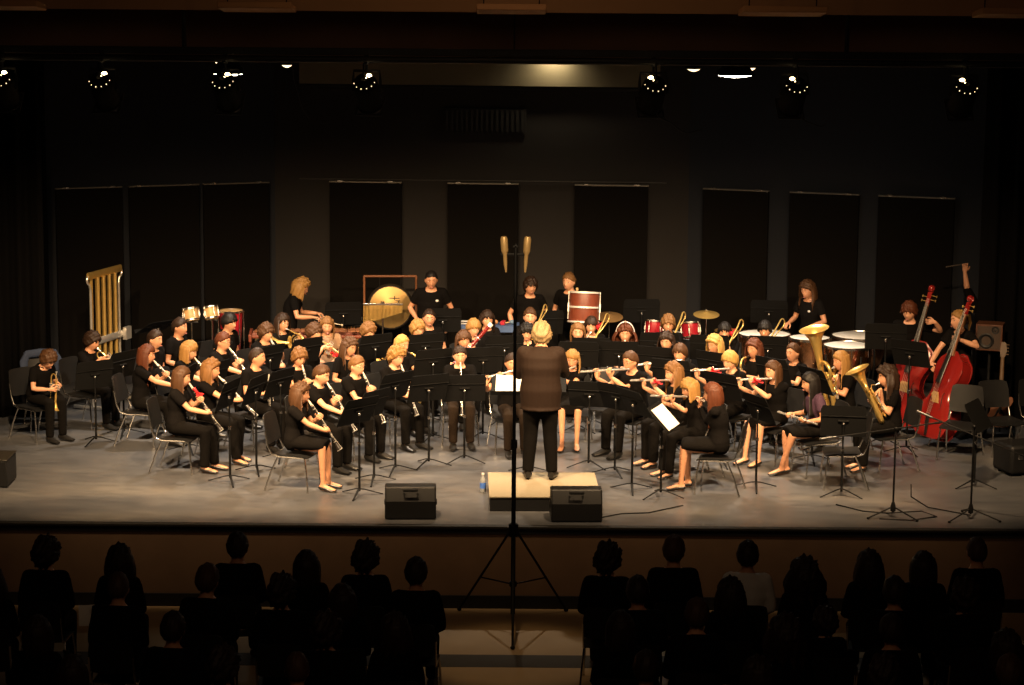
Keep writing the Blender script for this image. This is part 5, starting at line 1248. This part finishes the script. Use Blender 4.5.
# ------------------------------------------------------------------ percussion
o = empty('tubular_chimes', (-5.40, 6.35, 0), R(72), 'brass tubular chimes hanging in a silver frame', 'chimes')
for k in range(9):
    m = MB(); L = 1.45 - .05 * k; m.tube([(-.32 + .08 * k, -.03 if k % 2 else .03, 1.74), (-.32 + .08 * k, -.03 if k % 2 else .03, 1.74 - L)], .024, 12); m.lathe([(0, 1.755), (.026, 1.755), (.026, 1.735), (0, 1.735)], 12, 0, Matrix.Translation((-.32 + .08 * k, -.03 if k % 2 else .03, 0))); m.build('tube', BRASS, o)
m = MB(); m.tube([(-.46, 0, 1.79), (.46, 0, 1.79)], [(.02, .05)] * 2, 10, ref=(0, 1, 0)); m.build('top_bar', BRASS, o)
for q in (-1, 1):
    m = MB(); m.tube([(q * .39, 0, 1.78)] + [(q * (.42 + .06 * math.sin(R(a))), 0, 1.74 + .06 * math.cos(R(a))) for a in range(0, 200, 20)] + [(q * .39, 0, 1.60)], .014, 8); m.tube([(q * .39, 0, 1.60), (q * .39, 0, .05)], .018, 10); m.tube([(q * .39, -.28, .04), (q * .39, .28, .04)], .022, 8); m.build('side_post', SILVER, o)
m = MB(); m.tube([(-.50, -.06, .92), (.50, -.06, .92)], [(.02, .05)] * 2, 8, ref=(0, 1, 0)); m.box((.42, -.10, .92), (.16, .05, .17)); m.build('damper_rail', SILVER, o, bevel=.004)
keyboard('marimba', -2.78, 7.24, .86, 1.5, R(184), WOOD, REDW, 'wooden marimba in front of the standing girl with blond waves', 'marimba', 20)
keyboard('vibraphone', -2.42, 8.05, .90, .62, R(180), SILVER, BLACKM, 'silver vibraphone in front of the back wall beside the gong', 'vibraphone', 14)
for sx, c, d in ((-1, (-.20, -.42, .98), (.45, -.12, -.10)), (1, (.16, -.45, .98), (.3, -.25, -.08))):
    Mg = WHO[14][1]; a = Mg @ V(c); b = a + V((.34, -.10, -.06)) if sx < 0 else a + V((.26, -.16, -.05))
    m = MB(); m.tube([a - (b - a) * .2, b], .005, 6); m.ell(b, (.016, .016, .016), nu=10); o = m.build('mallet', mat('mallet_birch', (.6, .5, .36), .5, noise=.1, scale=30)); tag(o, 'pale mallet in the ' + ('nearer' if sx < 0 else 'farther') + ' hand of the girl at the marimba', 'mallet', 'mallets of the marimba girl')
drum('bongo', (-4.345, 7.0, 1.04), .105, .17, TAN, 'pale wooden bongo, larger one of the tilted pair', 'bongo', (R(-11), R(-10), 0), lugs=5, head=TAN, group='pair of bongos')
drum('bongo', (-4.07, 7.0, 1.07), .088, .17, TAN, 'pale wooden bongo, smaller one of the tilted pair', 'bongo', (R(-11), R(-10), 0), lugs=5, head=TAN, group='pair of bongos')
drum('conga', (-3.83, 7.15, .50), .16, .66, REDS, 'bright red conga drum with tan head', 'conga', lugs=6, head=TAN, taper=.72)
# gong
o = empty('gong', (-1.72, 8.25, 0), R(3), 'large bronze gong hanging in a square dark frame', 'gong')
GONGM = mat('gong_bronze', (.36, .235, .085), .42, .7, noise=.25, scale=6)
m = MB(); Tg = Matrix.Translation((0, 0, 1.06)) @ Matrix.Rotation(R(90), 4, 'X')
m.lathe([(0, .035), (.10, .034), (.13, .022), (.295, .018), (.30, .016), (.325, -.03), (.318, -.032), (.295, .008), (.12, .014), (0, .026)], 40, 0, Tg); m.build('disc', GONGM, o, sharp=60)
m = MB(); m.lathe([(.293, .020), (.304, .019), (.329, -.028), (.326, -.034), (.30, .012)], 40, 0, Tg, closed=True); m.build('dark_rim', mat('gong_dark', (.05, .04, .03), .5, .6, noise=.3, scale=10), o)
m = MB()
for a, b in (((-.07, .13), (.07, .13)), ((-.08, .095), (.08, .095)), ((0, .16), (0, .06)), ((-.06, .06), (.06, .06)), ((-.05, .10), (-.075, .02)), ((.05, .10), (.08, .02)), ((-.045, .03), (.045, .03)), ((0, .06), (0, -.03)), ((-.05, -.03), (.05, -.03))):
    m.tube([(a[0] + .06, -.024, 1.06 + a[1]), (b[0] + .06, -.024, 1.06 + b[1])], [(.007, .003)] * 2, 6, ref=(0, 0, 1) if abs(a[0] - b[0]) > .01 else (1, 0, 0))
m.build('painted_character', EBONY, o)
m = MB(); m.tube([(-.37, 0, 1.50), (.37, 0, 1.50)], .017, 10); m.build('top_bar', WOOD, o)
for q in (-1, 1):
    m = MB(); m.tube([(q * .365, 0, 1.50), (q * .365, 0, .03)], .016, 10); m.tube([(q * .365, -.28, .022), (q * .365, .28, .022)], .02, 8); m.build('frame_post', WOOD, o)
    m = MB(); m.tube([(q * .15, 0, 1.49), (q * .15, .0, 1.33)], .004, 6); m.build('cord', BLACKM, o)
o = empty('bar_chimes', (-1.80, 7.80, 0), R(2), 'row of brass bar chimes hanging from a rail in front of the gong', 'bar chimes')
m = MB(); m.box((0, 0, 1.17), (.56, .035, .028)); m.build('rail', CHROME, o, bevel=.004)
for k in range(30): m = MB(); L = .26 - .0055 * k; m.tube([(-.265 + .0183 * k, 0, 1.15), (-.265 + .0183 * k, 0, 1.15 - L)], .0062, 6); m.build('bar', BRASS, o)
m = MB(); m.tube([(0, .02, 1.20), (0, .02, .05)], .011, 8); m.lathe([(0, 1.18), (.025, 1.18), (.025, 1.21), (0, 1.21)], 10, 0, Matrix.Translation((0, .0, 0))); m.build('post', CHROME, o)
for k in range(3): w = R(120 * k + 30); m = MB(); m.tube([(0, .02, .35), (.25 * math.cos(w), .25 * math.sin(w) + .02, .01)], .008, 6); m.build('foot', CHROME, o)
# trap table with small instruments
o = empty('percussion_table', (-.36, 7.52, 0), 0, 'narrow percussion table with a blue cloth edge', 'table')
m = MB(); m.box((0, 0, .93), (.92, .38, .03)); m.build('table_top', mat('table_blue', (.05, .09, .20), .7, noise=.2, scale=20), o, bevel=.005)
m = MB(); m.box((0, -.197, .91), (.92, .012, .09)); m.build('cloth_edge', mat('cloth_blue', (.05, .09, .20), .8, noise=.2, scale=20), o)
for a in (-1, 1):
    for b in (-1, 1): m = MB(); m.tube([(a * .40, b * .15, .92), (a * .42, b * .17, 0)], .013, 8); m.build('leg', BLACKM, o)
for k, (x, y, c, lb) in enumerate(((-.34, -.02, (.6, .56, .5), 'white'), (-.22, .02, (.5, .03, .03), 'red'), (-.06, -.02, (.45, .04, .03), 'longer red'), (.14, .0, (.6, .3, .12), 'tan'), (.26, -.02, (.5, .02, .04), 'bright red'), (.40, .0, (.12, .2, .3), 'blue'))):
    o = empty('maraca' if k % 2 else 'wood_block', (-.36 + x * .9, 7.52 + y, .946), R(20 * k), lb + (' maraca' if k % 2 else ' wood block') + ' lying on the blue percussion table', 'maraca' if k % 2 else 'wood block')
    mm = mat('toy_%d' % k, c, .4, noise=.15, scale=25)
    if k % 2:
        m = MB(); m.ell((0, 0, .032), (.032, .042, .032), nu=14); m.build('head', mm, o); m = MB(); m.tube([(0, .03, .030), (0, .17, .012)], [.008, .011], 8); m.build('handle', TAN, o)
    else:
        m = MB(); m.box((0, 0, .025), (.13, .06, .05)); m.build('block', mm, o, bevel=.008); m = MB(); m.box((0, -.031, .03), (.10, .004, .010)); m.build('slot', EBONY, o)
drum('field_drum', (.97, 7.14, 1.03), .205, .42, REDW, 'tall maroon field drum with white metal rims in front of the standing man', 'drum', (R(-8), R(2), 0), rim=mat('white_metal', (.75, .72, .66), .35, .4, noise=.08, scale=20), lugs=6, hoops=3, lugang=(-12, 14, 166, 192, 60, 120))
drum('tom_drum', (1.95, 7.45, .82), .12, .20, REDS, 'sparkling red tom drum, nearer the field drum', 'drum', (R(-9), R(4), 0), lugs=5, group='red toms of the drum set')
drum('tom_drum', (2.46, 7.35, .80), .125, .22, REDS, 'sparkling red tom drum below the bright cymbal, wider of the two', 'drum', (R(-9), R(-4), 0), lugs=6, group='red toms of the drum set')
drum('snare_drum', (2.20, 7.75, .66), .17, .14, CHROME, 'chrome snare drum between the two red toms', 'drum', lugs=6)
cymbal(1.34, 7.55, 1.07, .19, 'dark cymbal on a stand beside the field drum', 14, mat('cymbal_dark', (.28, .16, .06), .45, .6, noise=.2, scale=10))
cymbal(2.67, 7.45, 1.13, .18, 'bright brass cymbal on a tall stand above the black-haired trombone boy', 10, BRASS)
cymbal(2.98, 7.75, .86, .17, 'low dull cymbal behind the bright one', 4)
timpani(3.42, 6.95, .34, .93, 'copper timpani nearest the drum set, behind the plain trombone boy')
timpani(3.98, 6.55, .26, .95, 'smallest copper timpani, behind the tuba')
timpani(4.42, 6.02, .31, .94, 'copper timpani in front, above the fair-haired tuba girl')
timpani(4.68, 6.75, .36, .95, 'largest copper timpani beside the double bass stands')
# double basses
b1 = make_bass('dark red double bass of the auburn-haired boy'); b1.matrix_world = BASS[60]
b2 = make_bass('bright red double bass of the ponytailed girl'); b2.matrix_world = BASS[61]
# wooden loudspeaker on a stand, guitar, case
o = empty('loudspeaker', (6.12, 5.25, 0), R(-18), 'brown wooden loudspeaker raised on a pole beside the curtain', 'loudspeaker')
m = MB(); m.box((0, 0, 1.21), (.34, .30, .34)); m.build('cabinet', mat('speaker_wood', (.09, .03, .012), .5, noise=.3, scale=8), o, bevel=.008)
m = MB(); m.box((0, -.152, 1.21), (.29, .008, .29)); m.build('baffle', mat('baffle_dark', (.05, .03, .02), .7, noise=.2, scale=40), o)
m = MB(); m.lathe([(.085, 0), (.10, .006), (.085, .012), (.03, -.01), (0, -.004)], 20, 0, Matrix.Translation((-.03, -.155, 1.17)) @ Matrix.Rotation(R(90), 4, 'X')); m.build('woofer', BLACKP, o)
m = MB(); m.lathe([(.04, 0), (.05, .005), (.02, .0), (0, .008)], 16, 0, Matrix.Translation((.08, -.155, 1.31)) @ Matrix.Rotation(R(90), 4, 'X')); m.build('tweeter', BLACKP, o)
m = MB(); m.tube([(0, 0, 1.04), (0, 0, .1)], .02, 10); m.build('pole', BLACKM, o)
for k in range(3): w = R(120 * k + 20); m = MB(); m.tube([(0, 0, .45), (.36 * math.cos(w), .36 * math.sin(w), .012)], .012, 6); m.build('stand_leg', BLACKM, o)
o = empty('bass_guitar', (6.17, 4.72, 0), R(-14), 'electric bass guitar leaning on its stand behind the empty chairs', 'guitar')
m = MB(); out = smooth_outline([(0, .12), (.14, .14), (.17, .26), (.12, .36), (.16, .46), (.13, .52), (.05, .47), (-.05, .47), (-.12, .50), (-.15, .42), (-.12, .34), (-.17, .25), (-.14, .14)], 4)
Tq = Matrix.Rotation(R(78), 4, 'X'); m.prism(out, -.02, .02, 0, Tq); m.build('body', mat('guitar_sunburst', (.14, .05, .02), .25, noise=.3, scale=5), o, bevel=.006)
m = MB(); m.tube([Tq @ V((0, .46, .022)), Tq @ V((0, 1.02, .022))], [(.030, .012), (.022, .010)], 8, ref=(1, 0, 0)); m.build('neck', mat('guitar_neck', (.10, .055, .025), .5, noise=.25, scale=10), o)
m = MB(); m.prism([(-.03, 1.02), (.03, 1.02), (.05, 1.10), (.035, 1.20), (-.02, 1.21), (-.035, 1.1)], .01, .028, 0, Tq)
for k in range(4): m.tube([Tq @ V((.04, 1.05 + k * .04, .02)), Tq @ V((.075, 1.05 + k * .04, .02))], .007, 6)
m.build('headstock', mat('guitar_neck', (.10, .055, .025)), o)
m = MB(); m.tube([(0, .02, .30), (0, .16, .60)], .012, 8)
for q in (-1, 1): m.tube([(0, .06, .38), (q * .2, -.12, .012)], .010, 6); m.tube([(q * .05, .02, .2), (q * .10, -.10, .13)], .009, 6)
m.tube([(0, .14, .5), (0, .3, .012)], .010, 6); m.build('guitar_stand', BLACKM, o)
o = empty('instrument_case', (6.02, 2.72, 0), R(20), 'black instrument case with chrome latches at the frame edge', 'case')
m = MB(); m.box((0, 0, .20), (.55, .42, .34)); m.build('shell', BLACKP, o, bevel=.04)
for q in (-.15, .15): m = MB(); m.box((q, -.213, .24), (.06, .014, .07)); m.build('latch', CHROME, o, bevel=.004)
m = MB(); m.tube([(-.07, -.215, .30), (-.06, -.245, .30), (.06, -.245, .30), (.07, -.215, .30)], .01, 8); m.build('handle', BLACKM, o)
for a in (-.2, .2):
    for b in (-.14, .14): m = MB(); m.tube([(a, b, 0), (a, b, .035)], .02, 8); m.build('foot', BLACKM, o)
# what the hands at the drums and the curtain hold
Mg = WHO[36][1]; a = Mg @ V((.30, -.30, 1.24)); m = MB(); m.tube([a + V((.02, .05, -.10)), a + V((-.06, -.06, .22))], .007, 6); m.ell(a + V((-.06, -.06, .22)), (.02, .02, .025), nu=10); o = m.build('mallet', TAN); tag(o, 'soft mallet raised behind the field drum', 'mallet')
S_, E_, W_ = FGS[62]['arms']['R']; a = WHO[62][1] @ (W_ + (W_ - E_).normalized() * .085); m = MB(); m.tube([a + V((-.22, .0, -.02)), a + V((.06, 0, .03))], .009, 8); m.ell(a + V((-.23, 0, -.022)), (.016, .012, .012), nu=8); o = m.build('drumstick', mat('stick_dark', (.05, .035, .025), .4, noise=.2, scale=20)); tag(o, 'short dark stick in the raised hand at the curtain', 'stick')

# ------------------------------------------------------------------ the audience in the dark hall
rows = [
 [(-4.42, -2.52, 4, 'thick-haired listener at the outer end of the front row'), (-3.71, -2.61, 1, 'broad-shouldered long-haired listener in the front row below the girl with ribboned clarinet'), (-2.63, -2.27, 0, 'tall listener with cropped hair in the front row below the skirt clarinet girl'), (-1.92, -2.77, 3, 'listener with rounded bob in the front row'), (-1.37, -2.60, 4, 'front-row listener below the lone stage monitor'), (-.87, -3.17, 0, 'listener in a cap-like silhouette at the aisle on the clarinet side'),
  (.93, -2.58, 4, 'curly-topped listener at the aisle in front, flute side'), (1.57, -2.37, 2, 'tall listener second from the aisle in front, flute side'), (2.27, -2.46, 0, 'listener in a white shirt in the front row'), (2.75, -3.0, 6, 'smaller listener beside the white-shirted one'), (3.41, -2.61, 1, 'long-haired listener in front below the euphonium girl'), (3.92, -2.63, 3, 'listener with a long bob turning sideways, below the boom stands'), (4.5, -2.24, 5, 'balding listener in front near the corner boom stand')],
 [(-4.75, -3.43, 1, 'second-row listener cut by the frame edge'), (-3.53, -3.74, 5, 'bald-headed listener in the second row'), (-2.75, -3.54, 2, 'short-haired listener in the second row with wide shoulders'), (-2.05, -3.80, 4, 'second-row listener with greying curls'), (-1.50, -3.93, 3, 'second-row listener with a soft bob nearest the aisle'), (1.15, -3.75, 0, 'second-row listener at the aisle on the flute side'), (2.0, -3.62, 1, 'long-haired second-row listener behind the white shirt'), (2.80, -4.10, 8, 'short second-row listener between two taller ones'), (3.47, -3.70, 0, 'second-row listener with square shoulders below the euphonium girl'), (4.10, -3.76, 4, 'second-row listener behind the balding one'), (4.75, -4.22, 3, 'second-row listener cut by the frame edge, flute side')],
 [(-4.0, -5.0, 3, 'third-row listener with a bob near the phone glow'), (-2.85, -5.0, 0, 'third-row listener with cropped hair, clarinet side'), (-1.55, -5.0, 4, 'third-row listener with puffy hair'), (-.98, -4.84, 1, 'third-row listener with long hair at the aisle'), (.95, -4.72, 3, 'third-row listener with a bob at the aisle, flute side'), (1.62, -4.55, 2, 'third-row listener with short hair second from the aisle'), (2.35, -4.9, 6, 'third-row listener with bushy curls'), (3.25, -4.9, 0, 'third-row listener with short hair far from the aisle'), (4.17, -5.2, 1, 'third-row listener with long hair at the outer end')],
 [(-4.3, -6.0, 0, 'nearest-row listener at the outer end, clarinet side'), (-3.5, -6.1, 3, 'nearest-row listener with a bob, clarinet side'), (-2.3, -6.0, 4, 'nearest-row listener with thick curls'), (-1.7, -6.1, 5, 'nearest-row listener with a bald crown'), (1.1, -6.0, 0, 'nearest-row listener by the aisle, flute side'), (2.0, -6.0, 1, 'nearest-row listener with long hair, flute side'), (3.0, -6.1, 4, 'nearest-row listener with curls, flute side'), (4.0, -6.1, 2, 'nearest-row listener with short hair, flute side')]]
AP = {}
afig = {f[0] - 200: f for f in FIG if f[0] >= 200}
for ri, row in enumerate(rows):
    for x, y, k, lb in row:
        key, who, sp, fg, M, F, inst, rz = afig[k]
        c = fg['C']; rot = R(180 + random.uniform(-6, 6))
        if 'white shirt' in lb and ri == 0:
            sp = dict(sp); sp['tmat'] = WHITEC
            for j in ('body', 'top', 'bottom'): JOBS[fg[j]][3] = JOBS[fg[j]][3].copy()
            o = assemble(sp, fg, Matrix(), lb)
        elif k in AP: o = copy_tree(AP[k])
        else: o = assemble(sp, fg, Matrix(), lb); AP[k] = o
        Rz = Matrix.Rotation(rot, 3, 'Z'); cc = Rz @ V((c.x, c.y, 0))
        o.matrix_world = Matrix.Translation((x - cc.x, y - cc.y, -.9)) @ Matrix.Rotation(rot, 4, 'Z')
        tag(o, lb, 'person', 'listeners in the dark hall')
        chair_at(x - cc.x, y - cc.y, rot, 'dark hall chair of the ' + ' '.join(lb.replace(' in the front row', '').split()[:11]), 'chairs in the dark hall', -.9)
o = empty('mobile_phone', (-3.83, -4.62, -.02), R(170), 'small phone glowing blue in the dark hall', 'phone')
m = MB(); m.box((0, 0, 0), (.06, .012, .11), 0, Matrix.Rotation(R(-35), 3, 'X')); m.build('case', BLACKP, o, bevel=.004)
m = MB(); m.box((0, .007, .005), (.05, .002, .075), 0, Matrix.Rotation(R(-35), 3, 'X')); m.build('screen', mat('phone_screen', (.05, .1, .4), .3, emit=(.08, .16, .9), estr=1.2), o)
o = sheet(-3.98, -2.9, -.18, R(10), 60, .15, .2, 'pale concert programme held up in the front row of the hall'); o.name = 'concert_programme'; o['category'] = 'programme'; del o['group']

# ------------------------------------------------------------------ dim hall light, world, camera
def area(name, loc, tgt, e, col, sx, sy):
    l = bpy.data.lights.new(name, 'AREA'); l.energy = e; l.color = col; l.shape = 'RECTANGLE'; l.size = sx; l.size_y = sy
    o = bpy.data.objects.new(name, l); COL.objects.link(o); o.location = loc; o.rotation_euler = (V(tgt) - V(loc)).to_track_quat('-Z', 'Y').to_euler(); return o
spot('aisle_light', (-.5, -2.4, 5.2), (.02, -1.75, -.9), 170, (1, .62, .27), 22, .5, .15)
spot('bulkhead_fill', (0, -4.0, 6.6), (0, -1.2, 5.8), 26, (1, .62, .32), 150, .8, .2)  # unseen spot added to brighten the bulkhead and header
area('house_light', (0, -12, 7.6), (0, -2, 0), 38, (1, .62, .36), 6, 2)
spot('front_of_house_beam', (.3, -14, 8.0), (.1, 1.2, 1.6), 900, (1, .68, .38), 15, .5, .1)
spot('front_of_house_beam', (.3, -14, 8.0), (.03, -.62, 3.06), 6500, (1, .70, .40), 4.6, .6, .1)  # extra narrow spot, added only to brighten the tall microphone pair
w = bpy.data.worlds.new('hall_dark'); SC.world = w; w.use_nodes = True
bg = w.node_tree.nodes['Background']; bg.inputs[0].default_value = (.9, .75, .6, 1); bg.inputs[1].default_value = .0006
cam = bpy.data.cameras.new('camera'); co = bpy.data.objects.new('camera', cam); COL.objects.link(co)
cam.sensor_width = 36; cam.lens = 2300 / 1024 * 36; cam.clip_end = 200
co.location = (0, -23.8, 6.0)
Mc = Matrix.Rotation(R(90 - 9.62), 4, 'X') @ Matrix.Rotation(R(.45), 4, 'Z')
co.rotation_euler = Mc.to_euler(); SC.camera = co
SC.view_settings.view_transform = 'Standard'; SC.view_settings.look = 'None'; SC.view_settings.gamma = 1; SC.view_settings.exposure = 0
SC.view_settings.use_curve_mapping = False
SC.cycles.use_denoising = True
SC.cycles.max_bounces = 5
